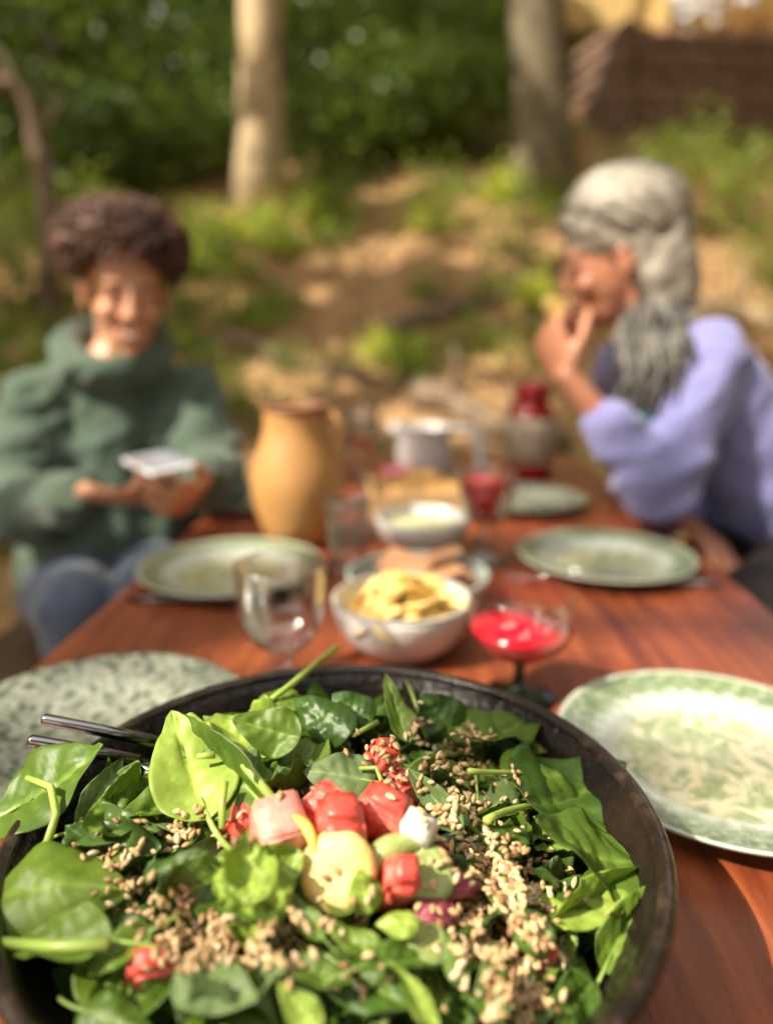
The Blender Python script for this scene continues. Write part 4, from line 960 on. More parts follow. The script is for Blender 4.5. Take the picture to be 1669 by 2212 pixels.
# single long stems that stick out
def stalk(pts, r, label):
    mb = MB().tube([p for p in pts], [r * .8] + [r] * (len(pts) - 2) + [r * 1.15], 9)
    base = Vector(pts[0]); mb.v = [tuple(Vector(q) - base) for q in mb.v]
    o = mb.build('spinach_stalk', M_stem, None, True, base); salad_objs.append(o); return tag(o, label, 'stalk')
stalk([at_s(560, 1530, .012), at_s(630, 1478, .024), on(680, 1435, RIMZ + .008), on(729, 1398, RIMZ + .012)], .0021, 'long pale green stalk sticking out over the far bowl rim')
stalk([at_s(600, 1740, .014), at_s(520, 1640, .022), at_s(410, 1550, .024)], .0028, 'thick bright green stalk running behind the upright lime leaf')
stalk([at_s(480, 1790, .004), at_s(480, 1730, .010), at_s(484, 1690, .014)], .0021, 'short upright stalk below the dark folded leaf')
stalk([at_s(60, 1680, .024), at_s(110, 1700, .022), at_s(122, 1760, .012), at_s(100, 1830, .008)], .0019, 'curved stalk drooping over the broad leaf at the rim')
stalk([at_s(425, 1634, .030), at_s(465, 1630, .032)], .0018, 'snapped stalk end beside the upright lime leaf')
stalk([at_s(775, 1660, .016), at_s(812, 1658, .018), at_s(825, 1690, .014), at_s(830, 1715, .010)], .0013, 'thin bent stalk hanging before the back watermelon piece')
stalk([at_s(0, 2035, .010), at_s(120, 2045, .012), at_s(235, 2040, .010)], .0024, 'pale stalk lying along the bowl edge below the wide glossy leaf')
stalk([at_s(875, 1465, .022), at_s(890, 1500, .020), at_s(905, 1540, .012)], .0011, 'fine pale stalk beside the tall leaf at the far rim')
stalk([at_s(760, 1590, .008), at_s(815, 1560, .012)], .0016, 'short green stalk between the leaves at the far rim')

# ------------------------------------------------------------------ fruit
def fruit_mat(name, stops, wet=.12, sc=140):
    m = simple(name, stops, sc, 4, wet, 0.6, 420, dist=.0012, Subsurface_Weight=0.5, Coat_Weight=.3)
    m.node_tree.nodes['Principled BSDF'].inputs['Subsurface Radius'].default_value = (.008, .003, .002); return m
M_melon = fruit_mat('watermelon_flesh', [(0.52, 0.045, 0.035), (0.70, 0.10, 0.07), (0.80, 0.26, 0.19)], .24, 75)
M_melon_pale = fruit_mat('pale_watermelon', [(0.76, 0.24, 0.19), (0.82, 0.40, 0.33)], .38)
M_peach = fruit_mat('yellow_fruit', [(0.58, 0.36, 0.09), (0.66, 0.50, 0.17), (0.66, 0.57, 0.27)], .3, 50)
M_cuke = fruit_mat('cucumber_flesh', [(0.24, 0.32, 0.09), (0.36, 0.43, 0.16)], .25, 120)
M_cskin = simple('cucumber_skin', [(0.05, 0.11, 0.02), (0.10, 0.18, 0.03)], 60, 3, .35)
M_feta = simple('white_cheese', [(0.72, 0.68, 0.58), (0.80, 0.77, 0.68)], 120, 4, .6, .3, 200, dist=.001, Subsurface_Weight=0.2)
M_rind = fruit_mat('yellow_rind', [(0.62, 0.50, 0.05), (0.70, 0.60, 0.12)], .3)
M_onion = fruit_mat('red_onion', [(0.25, 0.03, 0.07), (0.38, 0.07, 0.12)], .25)
def chunk(size, seed, taper=None, bev=.15):
    bm = bmesh.new(); bmesh.ops.create_cube(bm, size=1); bmesh.ops.bevel(bm, geom=bm.edges[:], offset=bev, segments=3, affect='EDGES'); bmesh.ops.subdivide_edges(bm, edges=bm.edges[:], cuts=2, use_grid_fill=True)
    rr = random.Random(seed); sh = rr.uniform(-.25, .25); taper = taper or rr.uniform(.45, .8); ty_ = rr.uniform(.6, 1.0); tw0 = rr.uniform(-.4, .4)
    for v in bm.verts:
        c = v.co; k = 1 - (1 - taper) * (c.z + .5); c.x *= k; c.y *= 1 - (1 - ty_) * (c.z + .5); c.x += sh * c.z; c.y += tw0 * c.x * .5
        d = noise.noise((c.x * 3 + seed, c.y * 3, c.z * 3)) * .05 + noise.noise((c.x * 9 + seed, c.y * 9, c.z * 9)) * .03
        c *= (1 + d * 1.15); c.x *= size[0]; c.y *= size[1]; c.z *= size[2]
    me = bpy.data.meshes.new('chunk'); bm.to_mesh(me); bm.free(); me.shade_smooth(); return me
def put(name, me, mat, p, rot, label, cat, group=None):
    o = link(name, me, mat, None, p); o.rotation_euler = rot; salad_objs.append(o); return tag(o, label, cat, group)
put('watermelon_chunk', chunk((.030, .026, .028), 1, .72, .05), M_melon_pale, at_s(612, 1800, .010), (.25, .1, .5), 'pale pink cube of watermelon beside the curled lime leaf', 'watermelon')
put('watermelon_chunk', chunk((.026, .022, .022), 2), M_melon, at_s(690, 1752, .008), (.3, -.5, .9), 'red watermelon chunk wedged behind the pale pink cube', 'watermelon')
put('watermelon_chunk', chunk((.028, .026, .034), 3, .7), M_melon, at_s(735, 1800, .012), (.1, .15, .2), 'upright rounded red watermelon piece behind the yellow fruit', 'watermelon')
put('watermelon_chunk', chunk((.044, .024, .026), 4), M_melon, at_s(838, 1768, .010), (.1, .35, -.25), 'long red watermelon wedge touching the white cheese', 'watermelon')
put('watermelon_chunk', chunk((.022, .02, .024), 5, .6), M_melon, at_s(822, 1648, .010), (.2, .3, .4), 'small red watermelon piece at the back under seeds', 'watermelon')
put('watermelon_chunk', chunk((.018, .016, .034), 6, .75), M_melon, at_s(856, 1908, .008), (.5, .15, .2), 'narrow red watermelon stick beside the cucumber slice', 'watermelon')
put('watermelon_chunk', chunk((.026, .02, .018), 7), M_melon, at_s(858, 1700, .002), (.2, .1, .9), 'dark red watermelon piece sunk among seeds behind the wedge', 'watermelon')
put('watermelon_chunk', chunk((.024, .018, .016), 8), M_melon, at_s(335, 2075, -.006), (.6, .1, .4), 'dark red watermelon piece sunk between lower leaves', 'watermelon')
put('watermelon_chunk', chunk((.024, .02, .016), 9), M_melon, at_s(1160, 2060, -.008), (.2, .1, .4), 'red watermelon piece sunk beside the leaf at the bowl wall', 'watermelon')
put('watermelon_chunk', chunk((.030, .018, .014), 10), M_melon, at_s(545, 1765, -.004), (.1, .1, .2), 'dark watermelon piece low behind the pale pink cube', 'watermelon')
put('onion_piece', chunk((.020, .012, .012), 11), M_onion, at_s(935, 1838, .006), (.1, .4, -.4), 'purple red onion piece below the white cheese', 'onion')
put('onion_piece', chunk((.034, .012, .008), 12), M_onion, at_s(975, 1915, .003), (.1, .2, .6), 'long purple red onion strip among the seeds', 'onion')
put('onion_piece', chunk((.024, .012, .010), 13), M_onion, at_s(940, 1975, .003), (.1, .2, .2), 'short purple red onion strip by the round bright leaf', 'onion')
put('cheese_cube', chunk((.0145, .0135, .0135), 14, .95, .05), M_feta, at_s(903, 1797, .019), (.2, .35, -.35), 'small white cheese cube on the watermelon wedge', 'cheese')
put('fruit_slice', MB().lathe([(.0001, .0034), (.010, .0034), (.0142, .0028), (.0164, .0012), (.0170, -.002), (.0160, -.007), (.011, -.011), (.0001, -.013)], 36).mesh('fruit_slice'), M_peach, at_s(728, 1880, .014), (.78, -.16, 0), 'round pale yellow fruit slice in the middle of the salad', 'fruit')
def wedge(L, r, a=1.1):
    v = []; f = []; n = 12; m_ = 6
    for i in range(n + 1):
        t = -a + 2 * a * i / n; w_ = r * (1 - (abs(t) / a) ** 2.2) + .0006
        for j in range(m_):
            q = 2 * PI * j / m_; rad = L + w_ * math.cos(q); v.append((rad * math.sin(t), rad * math.cos(t) - L, w_ * .9 * math.sin(q)))
    for i in range(n):
        for j in range(m_): f.append((i * m_ + j, i * m_ + (j + 1) % m_, (i + 1) * m_ + (j + 1) % m_, (i + 1) * m_ + j))
    return mesh('wedge', v, f)
put('melon_rind', wedge(.013, .0026, 1.2), M_rind, at_s(748, 1738, .028), (1.0, .1, -.5), 'thin yellow rind curving over the upright watermelon piece', 'rind')
put('melon_rind', wedge(.016, .0024, .8), M_rind, at_s(662, 1788, .022), (.7, .3, -.8), 'thin yellow rind lying on the pale pink cube', 'rind')
put('avocado_wedge', wedge(.020, .0060, .95), M_cuke, at_s(832, 1842, .014), (.9, -.35, .5), 'yellow green wedge leaning between fruit slice and cheese', 'avocado')
def cuke(label, p, rot, r=.0125):
    t = thing('cucumber_slice', label, 'cucumber', p); t.rotation_euler = rot
    a = MB().lathe([(.0001, .0022), (r * .45, .0020), (r * .6, .0025), (r * .96, .0025), (r * .96, -.0025), (.0001, -.0025)], 28).build('flesh', M_cuke, t)
    MB().lathe([(r * .96, .0026), (r, .0018), (r, -.0018), (r * .96, -.0026), (r * .962, 0), (r * .96, .0026)], 28).build('skin', M_cskin, t)
    sm_ = MB().ell((0, 0, 0), (.0011, .0005, .0004), None, 6, 4).mesh('pip')
    for k in range(9):
        q = 2 * PI * k / 9; s_ = link('pip', sm_, M_peach, t, (r * .38 * math.cos(q), r * .38 * math.sin(q), .0024)); s_.rotation_euler.z = q
    salad_objs.append(a); return t
cuke('pale green cucumber slice standing among the seeds', at_s(922, 1890, .010), (.75, .1, .2), .0128)
cuke('cucumber slice half buried under seeds by the round leaf', at_s(920, 2035, .004), (.35, .25, .6), .011)
cuke('cucumber slice lying near the leaf at the bowl wall', at_s(1150, 2015, .005), (.3, .2, .6), .010)

# ------------------------------------------------------------------ servers
def server(pa, pb, label):
    t = thing('salad_server', label, 'salad server', tuple(pa)); d = pb - pa; r = .0036; e = d.normalized()
    MB().tube([(0, 0, 0), tuple(e * .0008), tuple(e * .002), tuple(d * .5), tuple(d)], [r * .62, r * .9, r, r, r * .95], 20).build('handle', M_steel_dark, t)
    q = d + e * .03 + Vector((0, 0, -.010)); MB().tube([tuple(d * .99), tuple(d + e * .012 + Vector((0, 0, -.003))), tuple(q), tuple(q + e * .018 + Vector((0, 0, -.006)))], [r * .9, .008, .013, .006], 14, flat=.3, up=Vector((0, 0, 1))).build('head', M_steel_dark, t)
    salad_objs.extend([c for c in t.children]); return t
server(on(92, 1553, RIMZ + .020), on(345, 1603, RIMZ + .004), 'upper dark steel salad server handle above the speckled plate')
server(on(62, 1599, RIMZ + .020), on(300, 1642, RIMZ + .004), 'lower dark steel salad server handle half under a leaf')

# ------------------------------------------------------------------ seeds, dropped on what lies under them
bpy.context.view_layer.update()
vv, ff = [], []; n0 = 0
for o in salad_objs + [bed]:
    mw = o.matrix_world; me = o.data; vv += [mw @ v.co for v in me.vertices]
    ff += [tuple(i + n0 for i in p.vertices) for p in me.polygons]; n0 += len(me.vertices)
bvh = BVHTree.FromPolygons(vv, ff)
M_seed = simple('toasted_seed', [(0.30, 0.165, 0.065), (0.50, 0.32, 0.15), (0.62, 0.44, 0.24)], 6, 3, 0.5, 0.3, 300, dist=.0005)
nt = M_seed.node_tree; oi = N(nt, 'ObjectInfo'); gi = N(nt, 'NewGeometry')
nt.links.new(ramp(nt, mathn(nt, 'FRACT', mathn(nt, 'ADD', oi.outputs['Random'], gi.outputs['Random Per Island'])), [(0.0, (0.25, 0.13, 0.055)), (0.3, (0.48, 0.31, 0.14)), (0.75, (0.60, 0.42, 0.22)), (1.0, (0.70, 0.57, 0.37))]), nt.nodes['Principled BSDF'].inputs['Base Color'])
def seed_geo():
    v = []; f = []; n = 7
    prof = [(.0001, -1), (.45, -.8), (.85, -.35), (1, .05), (.8, .5), (.42, .85), (.0001, 1)]
    for (r, z) in prof:
        for k in range(n):
            a = 2 * PI * k / n; v.append((r * .00165 * math.cos(a), z * .0030, r * .00125 * math.sin(a)))
    for i in range(len(prof) - 1):
        for k in range(n): f.append((i * n + k, i * n + (k + 1) % n, (i + 1) * n + (k + 1) % n, (i + 1) * n + k))
    return v, f
SV, SF = seed_geo(); seed_me = mesh('seed', SV, SF); seed_me.materials.append(M_seed)
clusters = [(975, 1640, 62, 42, 120), (905, 1560, 16, 45, 24), (1010, 1740, 62, 40, 110), (1040, 1830, 60, 45, 90), (1110, 1925, 85, 55, 230), (1030, 1990, 75, 45, 120), (1120, 2060, 55, 50, 120), (1130, 2160, 48, 45, 80), (1085, 1880, 50, 40, 60),
            (790, 1610, 45, 22, 50), (850, 1660, 22, 40, 30), (400, 1795, 55, 24, 60), (265, 1855, 55, 28, 44), (290, 1925, 40, 40, 40), (350, 1975, 50, 36, 50), (450, 2010, 60, 38, 90), (560, 2035, 60, 40, 100), (420, 2060, 60, 32, 60),
            (640, 1990, 60, 40, 20), (1090, 1685, 24, 24, 16), (180, 1770, 90, 60, 9), (650, 1700, 40, 20, 8), (930, 1720, 30, 50, 26), (720, 1990, 90, 70, 14), (760, 2080, 160, 80, 14), (1000, 1600, 50, 25, 26), (480, 1810, 40, 20, 16), (1040, 2100, 60, 60, 40)]
seeds = []
for (cx, cy_, sx, sy, n) in clusters:
    for _ in range(int(n * 0.95)):
        x, y = random.gauss(cx, sx * .74), random.gauss(cy_, sy * .74)
        d = ray(x, y).normalized(); hit, nrm, idx, dist = bvh.ray_cast(CAM, d)
        if hit is None or dist > .75 or (hit - Vector((BC.x, BC.y, hit.z))).length > .148: continue
        if nrm.dot(d) > 0: nrm = -nrm
        if nrm.z < .25: continue
        dn = random.uniform(.0006, .0026) if n > 20 else .0009
        ta = nrm.orthogonal().normalized(); ta = Quaternion(nrm, random.uniform(0, 2 * PI)) @ ta; nn = (nrm + Vector((random.uniform(-.4, .4), random.uniform(-.4, .4), 0))).normalized()
        ta = (ta - nn * ta.dot(nn)).normalized(); bb = ta.cross(nn); s = random.uniform(.62, 1.08)
        p = hit + nrm * dn; seeds.append((dist, Matrix(((bb.x * s, ta.x * s, nn.x * s, p.x), (bb.y * s, ta.y * s, nn.y * s, p.y), (bb.z * s, ta.z * s, nn.z * s, p.z), (0, 0, 0, 1)))))
print('seeds', len(seeds))
seeds.sort(key=lambda q: q[0] + (0.02 if proj(q[1].translation)[1] > 2230 else 0))
random.shuffle(seeds)
for d, m in seeds[:300]:
    o = bpy.data.objects.new('sunflower_seed', seed_me); col.objects.link(o); o.matrix_world = m
    tag(o, 'small toasted tan seed sprinkled over the salad', 'seed', 'toasted seeds on the salad')
sv = MB()
for d, m in seeds[300:]: sv.add([m @ Vector(q) for q in SV], SF)
if sv.v: struct(sv.build('sunflower_seeds_rest', M_seed), 'stuff', 'further toasted tan seeds sprinkled in heaps over the salad', 'seeds')
# ================================================================== PEOPLE
def skin(name, a, b):
    m = simple(name, [a, b], 14, 4, 0.45, 0.15, 220, dist=.002, Subsurface_Weight=0.25)
    m.node_tree.nodes['Principled BSDF'].inputs['Subsurface Radius'].default_value = (.02, .008, .004); m.node_tree.nodes['Principled BSDF'].inputs['Subsurface Scale'].default_value = .5; return m
def cloth(name, a, b, sc=9, rough=.9):
    m, nt, bs = newmat(name); f = noisy(nt, sc, 5); nt.links.new(ramp(nt, f, [(0.3, a), (0.7, b)]), bs.inputs['Base Color'])
    bs.inputs['Roughness'].default_value = rough; bs.inputs['Sheen Weight'].default_value = .25; bs.inputs['Specular IOR Level'].default_value = .2
    h_ = mathn(nt, 'ADD', noisy(nt, 16, 3, .5), mathn(nt, 'MULTIPLY', noisy(nt, 600, 2), .15)); bump(nt, bs, h_, .5, .02); return m
M_skin1 = skin('skin_warm', (0.52, 0.25, 0.145), (0.60, 0.31, 0.19)); M_skin2 = skin('skin_tan', (0.40, 0.165, 0.095), (0.48, 0.215, 0.13))
M_hood = cloth('green_fleece', (0.058, 0.092, 0.066), (0.080, 0.120, 0.088)); M_jeans = cloth('blue_denim', (0.052, 0.072, 0.125), (0.095, 0.12, 0.185), 20)
M_lilac = cloth('lilac_knit', (0.185, 0.185, 0.40), (0.23, 0.23, 0.47)); M_blackc = cloth('black_cloth', (0.012, 0.010, 0.012), (0.022, 0.018, 0.02))
M_blackc.node_tree.nodes['Principled BSDF'].inputs['Sheen Weight'].default_value = 0
M_shoe = simple('dark_shoe', [(0.03, 0.03, 0.03), (0.06, 0.055, 0.05)], 20, 3, .6); M_plum = cloth('plum_top', (0.10, 0.07, 0.12), (0.14, 0.10, 0.16))
M_hairb = simple('brown_curly_hair', [(0.030, 0.014, 0.009), (0.10, 0.042, 0.026), (0.18, 0.085, 0.05)], 10, 5, .5, .5, 120, dist=.006, spec=.4)
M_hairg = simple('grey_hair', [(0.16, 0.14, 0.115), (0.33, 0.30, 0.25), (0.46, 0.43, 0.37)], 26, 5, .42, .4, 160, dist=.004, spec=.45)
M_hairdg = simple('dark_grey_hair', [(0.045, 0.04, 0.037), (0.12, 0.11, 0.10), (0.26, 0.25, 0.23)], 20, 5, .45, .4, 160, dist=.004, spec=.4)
M_eyew = simple('eye_white', [(0.62, 0.58, 0.55)], rough=.15); M_iris = simple('dark_iris', [(0.02, 0.012, 0.008)], rough=.1); M_lip = simple('lip', [(0.42, 0.13, 0.10), (0.48, 0.16, 0.13)], 30, 3, .4); M_teeth = simple('teeth', [(0.72, 0.68, 0.60)], rough=.25)
def frame(c, F, U):
    F = F.normalized(); X = F.cross(U).normalized(); U = X.cross(F).normalized()
    return Matrix(((X.x, F.x, U.x, c.x), (X.y, F.y, U.y, c.y), (X.z, F.z, U.z, c.z), (0, 0, 0, 1)))
def head_prims(mb, M, smile=0.0):
    E = lambda c, r: mb.ell(c, r, M); K = lambda a, b, r, r1=None: mb.cap(M @ Vector(a), M @ Vector(b), r, r1)
    E((0, -.014, .036), (.075, .096, .086)); E((0, .022, -.018), (.063, .076, .092)); E((0, .036, -.074), (.047, .056, .044)); E((0, .078, -.100), (.019, .016, .017))
    K((0, .092, .016), (0, .111, -.022), .0085, .0118); E((-.012, .104, -.026), .0085); E((.012, .104, -.026), .0085)
    K((-.034, .078, .032), (.034, .078, .032), .013)
    for s in (-1, 1):
        E((s * .038, .070 + .004 * smile, -.028 + .006 * smile), (.021, .020, .019)); E((s * .077, -.006, -.006), (.009, .020, .031)); K((s * .076, -.012, .016), (s * .079, .004, -.03), .008, .006)
        E((s * .031, .079, .012), (.019, .012, .013))
    K((-.019, .094, -.058), (.019, .094, -.058), .0075); K((-.017, .094, -.070), (.017, .094, -.070), .0075)
    K((0, -.022, -.05), (0, -.045, -.165), .050, .056)
def face_parts(root, base, M, brow, smile=True, closed=False):
    I = Matrix.Translation(-base) @ M
    for s in (-1, 1):
        e = MB().ell((s * .031, .0855, .008), (.0115, .0065, .0022 if closed else .0055), I).build('eye', M_eyew if not closed else M_iris, root)
        if not closed: MB().ell((s * .031, .0910, .0075), (.0052, .0025, .0052), I).build('iris', M_iris, e)
        MB().tube([I @ Vector((s * .047, .080, .026)), I @ Vector((s * .034, .092, .032)), I @ Vector((s * .016, .094, .028))], [.0022, .0036, .0030], 6).build('eyebrow', brow, root)
    up_ = .008 if smile else 0.0
    m_ = MB().tube([I @ Vector((-.028, .087, -.060 + up_)), I @ Vector((-.014, .1005, -.0655)), I @ Vector((0, .1035, -.067)), I @ Vector((.014, .1005, -.0655)), I @ Vector((.028, .087, -.060 + up_))], [.0018, .0042, .0048, .0042, .0018], 8).build('mouth', M_lip, root)
    if smile: MB().tube([I @ Vector((-.019, .0975, -.0590)), I @ Vector((0, .1045, -.0625)), I @ Vector((.019, .0975, -.0590))], [.0015, .0032, .0015], 8).build('teeth', M_teeth, m_)
def hand(mb, wrist, d, n, side, curl=(25, 35, 25), tcurl=15, s=1.0, spread=4, fcurl=None, tsp=.70, tn=.25):
    """palm, four fingers of unequal length and a thumb from the palm's side; n is where the palm faces"""
    d = d.normalized(); n = (n - d * n.dot(d)).normalized(); t = d.cross(n) * side
    kn = []
    for i, (o_, L_) in enumerate(((.028, .088), (.009, .092), (-.011, .088), (-.029, .080))):
        k = wrist + (d * L_ + t * o_) * s; kn.append(k)
        mb.cap(wrist + (d * .012 + t * o_ * .55) * s, k, .0135 * s, .0112 * s)
    mb.ell((0, 0, 0), (.036 * s, .042 * s, .013 * s), Matrix(((t.x, d.x, n.x, 0), (t.y, d.y, n.y, 0), (t.z, d.z, n.z, 0), (0, 0, 0, 1))).copy() if False else frame_cols(t, d, n, wrist + d * .05 * s))
    segs = ((.040, .025, .020), (.045, .028, .021), (.041, .026, .020), (.032, .020, .018))
    for i in range(4):
        p = kn[i]; ax = t; a = 0; dd = Quaternion(n, R(spread * (1.5 - i)) * -side) @ d
        cu = fcurl[i] if fcurl else curl
        for q in range(3):
            a += cu[q]; v_ = dd * math.cos(R(a)) + n * math.sin(R(a)); e = p + v_ * segs[i][q] * s
            mb.cap(p, e, (.0092 - .0008 * q) * s, (.0086 - .0010 * q) * s, 10); p = e
    p = wrist + (d * .022 + t * .024 + n * .004) * s; v_ = (d * .62 + t * tsp + n * tn).normalized()
    for q, L_ in enumerate((.040, .032, .026)):
        e = p + v_ * L_ * s; mb.cap(p, e, (.0135, .0105, .0095)[q] * s, (.0108, .0098, .0080)[q] * s, 10); p = e
        v_ = (v_ + (d * .5 - t * .25) * R(tcurl) * 2 + n * R(tcurl)).normalized()
def frame_cols(a, b, c, o): return Matrix(((a.x, b.x, c.x, o.x), (a.y, b.y, c.y, o.y), (a.z, b.z, c.z, o.z), (0, 0, 0, 1)))
def torso(mb, J, g, w=1.0, hips=.085, waist=1.0):
    r_ = (J['ls'] - J['rs']).normalized(); hp = J['hip']
    sc_ = (J['ls'] + J['rs']) / 2
    for s, k in ((1, 'ls'), (-1, 'rs')):
        h_ = hp + r_ * (hips * s); sh = J[k] - r_ * (.035 * s)
        mid = h_.lerp(sc_ + r_ * (.075 * s), .5)
        mb.cap(h_, mid, .088 * w + g, .082 * w * waist + g); mb.cap(mid, sh + (hp - sc_).normalized() * .05, .082 * w * waist + g, .066 * w + g)
        mb.cap(sh, J[k], .052 * w + g, .048 * w + g)
    mb.cap(hp, hp.lerp(sc_, .5), .105 * w + g, .10 * w + g); mb.cap(hp.lerp(sc_, .5), sc_.lerp(hp, .12), .10 * w + g, .085 * w + g)
    mb.cap(J['rs'], J['ls'], .046 * w + g); mb.cap(sc_, J['neck'], .052 + g * .5, .05)
def limb_arm(mb, J, s, g, end=1.0, w=1.0):
    sh, el, wr = J[s + 's'], J[s + 'e'], J[s + 'w']; e = el.lerp(wr, end)
    mb.cap(sh, el, .047 * w + g, .038 * w + g); mb.cap(el, e, .039 * w + g, (.039 + (.025 - .039) * end) * w + g)
def limb_leg(mb, J, s, g, w=1.0, side=1, foot=True):
    r_ = (J['ls'] - J['rs']).normalized(); h_ = J['hip'] + r_ * (.085 * side)
    mb.cap(h_, J[s + 'k'], .080 * w + g, .056 * w + g); mb.cap(J[s + 'k'], J[s + 'a'], .054 * w + g, .036 * w + g)
def local(mb, base): mb.v = [tuple(Vector(p) - base) for p in mb.v]; return mb
def shoe(root, base, a, d):
    d = Vector((d.x, d.y, 0)).normalized(); mb = MB(); p = Vector((a.x, a.y, .045))
    mb.cap(p - d * .03, p + d * .13, .042, .036); mb.cap(p, p + Vector((0, 0, .06)), .042, .040); mb.ell(p + d * .15 - Vector((0, 0, .008)), (.035, .035, .03))
    link('shoe', remesh(local(mb, base), 'shoe', .008, 3), M_shoe, root)

# ------------------------------------------------------------------ person in the green hoodie
J = dict(rs=pix(75, 862, 1.42), ls=pix(418, 850, 1.50), re=pix(22, 1105, 1.33), rw=pix(180, 1064, 1.17), le=pix(462, 1042, 1.42), lw=pix(440, 1046, 1.25),
         hip=pix(245, 1262, 1.53), rk=pix(170, 1318, 1.16), lk=pix(345, 1290, 1.14))
sc_ = (J['rs'] + J['ls']) / 2; J['neck'] = sc_ + Vector((0, 0, .06))
J['ra'] = Vector((J['rk'].x - .03, J['rk'].y + .12, .09)); J['la'] = Vector((J['lk'].x, J['lk'].y + .14, .09))
Hc = pix(270, 632, 1.385); toc = Vector((CAM.x - Hc.x, CAM.y - Hc.y, 0)).normalized()
Fh = (toc + Vector((.10, 0, -.26))).normalized(); MH = frame(Hc, Fh, Vector((0.04, 0, 1))) @ Matrix.Scale(.95, 4)
base = Vector((J['hip'].x, J['hip'].y, .45))
boy = thing('person', 'smiling person in a green hoodie looking down at a phone', 'person', tuple(base))
mb = MB(); head_prims(mb, MH, 1.0); mb.cap(MH @ Vector((0, -.04, -.13)), J['neck'], .052, .055)
torso(mb, J, -.012, .92)
for s in 'rl': limb_arm(mb, J, s, -.006, 1, .92); limb_leg(mb, J, s, -.006, .95, 1 if s == 'l' else -1)
upw = Vector((0, 0, 1)); PH = pix(346, 1050, 1.125)
d1 = RGT * .85 + toc * .35; hand(mb, J['rw'], d1 + Vector((0, 0, -.03)), upw * .85 - toc * .4, 1, (24, 52, 44), 2, .98, tsp=.30, tn=-.02)
d2 = toc * .9 - RGT * .34; hand(mb, J['lw'], d2 + Vector((0, 0, -.05)), upw * .5 - RGT * .7, -1, (22, 40, 34), 2, .96, tsp=.30, tn=.1)
body = link('body', remesh(local(mb, base), 'body', .0036, 8, .5), M_skin1, boy)
face_parts(boy, base, MH, M_hairb, True, True)
mb = MB(); torso(mb, J, .019, .96, .085, 1.08)
for s in 'rl':
    limb_arm(mb, J, s, .020, .90, .96); el, wr = J[s + 'e'], J[s + 'w']; mb.cap(el.lerp(wr, .86), el.lerp(wr, .99), .042, .038)
    mb.cap(J[s + 's'].lerp(el, .55), J[s + 's'].lerp(el, .70), .073, .068); mb.cap(el.lerp(wr, .15), el.lerp(wr, .3), .073, .066)
nb = J['neck']; fw_ = Vector((toc.x, toc.y, 0)); rg_ = (J['ls'] - J['rs']).normalized(); ring_ = []
for k in range(14):
    a = 2 * PI * k / 14; ring_.append(nb + rg_ * (.088 * math.cos(a)) + fw_ * (.085 * math.sin(a) + .002) + Vector((0, 0, .030 - .040 * max(0, math.sin(a)) + .035 * max(0, -math.sin(a)))))
for k in range(14): mb.cap(ring_[k], ring_[(k + 1) % 14], .033 + .010 * max(0, -math.sin(2 * PI * k / 14)))
mb.ell(nb - fw_ * .11 + Vector((0, 0, -.03)), (.11, .07, .09))
link('hoodie', remesh(local(mb, base), 'hoodie', .006, 5, .5, rough_up(.007, 15, 0, .009)), M_hood, boy)
mb = MB(); r_ = rg_
for s, q in (('r', -1), ('l', 1)): limb_leg(mb, J, s, .012, 1.0, q)
mb.cap(J['hip'] - r_ * .085, J['hip'] + r_ * .085, .105); mb.cap(J['hip'], J['hip'] + Vector((0, 0, .06)), .12)
link('jeans', remesh(local(mb, base), 'jeans', .007, 4, .5, rough_up(.006, 18, 4)), M_jeans, boy)
for s in 'rl': shoe(boy, base, J[s + 'a'], fw_)
IB = Matrix.Translation(-base) @ MH; mb = MB(); rr = random.Random(3)
for c, r in (((0, -.030, .070), (.096, .096, .072)), ((.01, -.004, .110), (.114, .060, .032)), ((-.075, .0, .085), (.048, .06, .042)), ((.080, .0, .080), (.050, .06, .046)), ((0, -.075, .03), (.075, .045, .08)), ((.05, .02, .118), (.05, .05, .024))): mb.ell(c, r, IB)
link('hair', remesh(mb, 'hair', .0050, 3, .5, rough_up(.016, 34)), M_hairb, boy)
mb = MB()
for i in range(1500):
    u = Vector((rr.gauss(0, 1), rr.gauss(0, 1), rr.gauss(.45, 1))).normalized(); p = Vector((u.x * .106, -.018 + u.y * .094, .078 + u.z * .072))
    if p.y > .03 and p.z < .098: continue
    if p.z < .03 and p.y > -.03: continue
    sw = Vector((.6 * u.x + rr.gauss(.25, .4), rr.gauss(.1, .5), rr.gauss(.35, .4))); sw = (sw - u * sw.dot(u)).normalized()
    b = u.cross(sw); ph = rr.uniform(0, 6); L_ = rr.uniform(.03, .075); am = rr.uniform(.003, .009)
    mb.tube([IB @ (p + sw * (L_ * k / 7) + u * (.016 * math.sin(PI * k / 8) + am * math.cos(ph + k * 1.0)) + b * (am * math.sin(ph + k * 1.0))) for k in range(8)], [.0012] + [.0022] * 6 + [.0007], 4)
mb.build('hair_curl', M_hairb, boy)['kind'] = 'stuff'
# phone
ph = thing('mobile_phone', 'pale mobile phone held in both hands by the hoodie wearer', 'phone', tuple(PH + Vector((0, 0, .012))))
Fp = (-toc + Vector((0, 0, -.45))).normalized(); ph.matrix_world = frame(PH + Vector((0, 0, .036)), (toc + RGT * .35), Vector((0, 0, 1)) + toc * .32)
M_case = simple('pale_case', [(0.66, 0.66, 0.70), (0.72, 0.72, 0.76)], 10, 2, .35); M_screen = simple('screen_glass', [(0.36, 0.38, 0.44)], rough=.08)
bevel(MB().box((0, 0, 0), (.070, .142, .009)).build('case', M_case, ph, False), .0035, 3); bevel(MB().box((0, 0, .0048), (.064, .134, .0012)).build('screen', M_screen, ph, False), .0004)

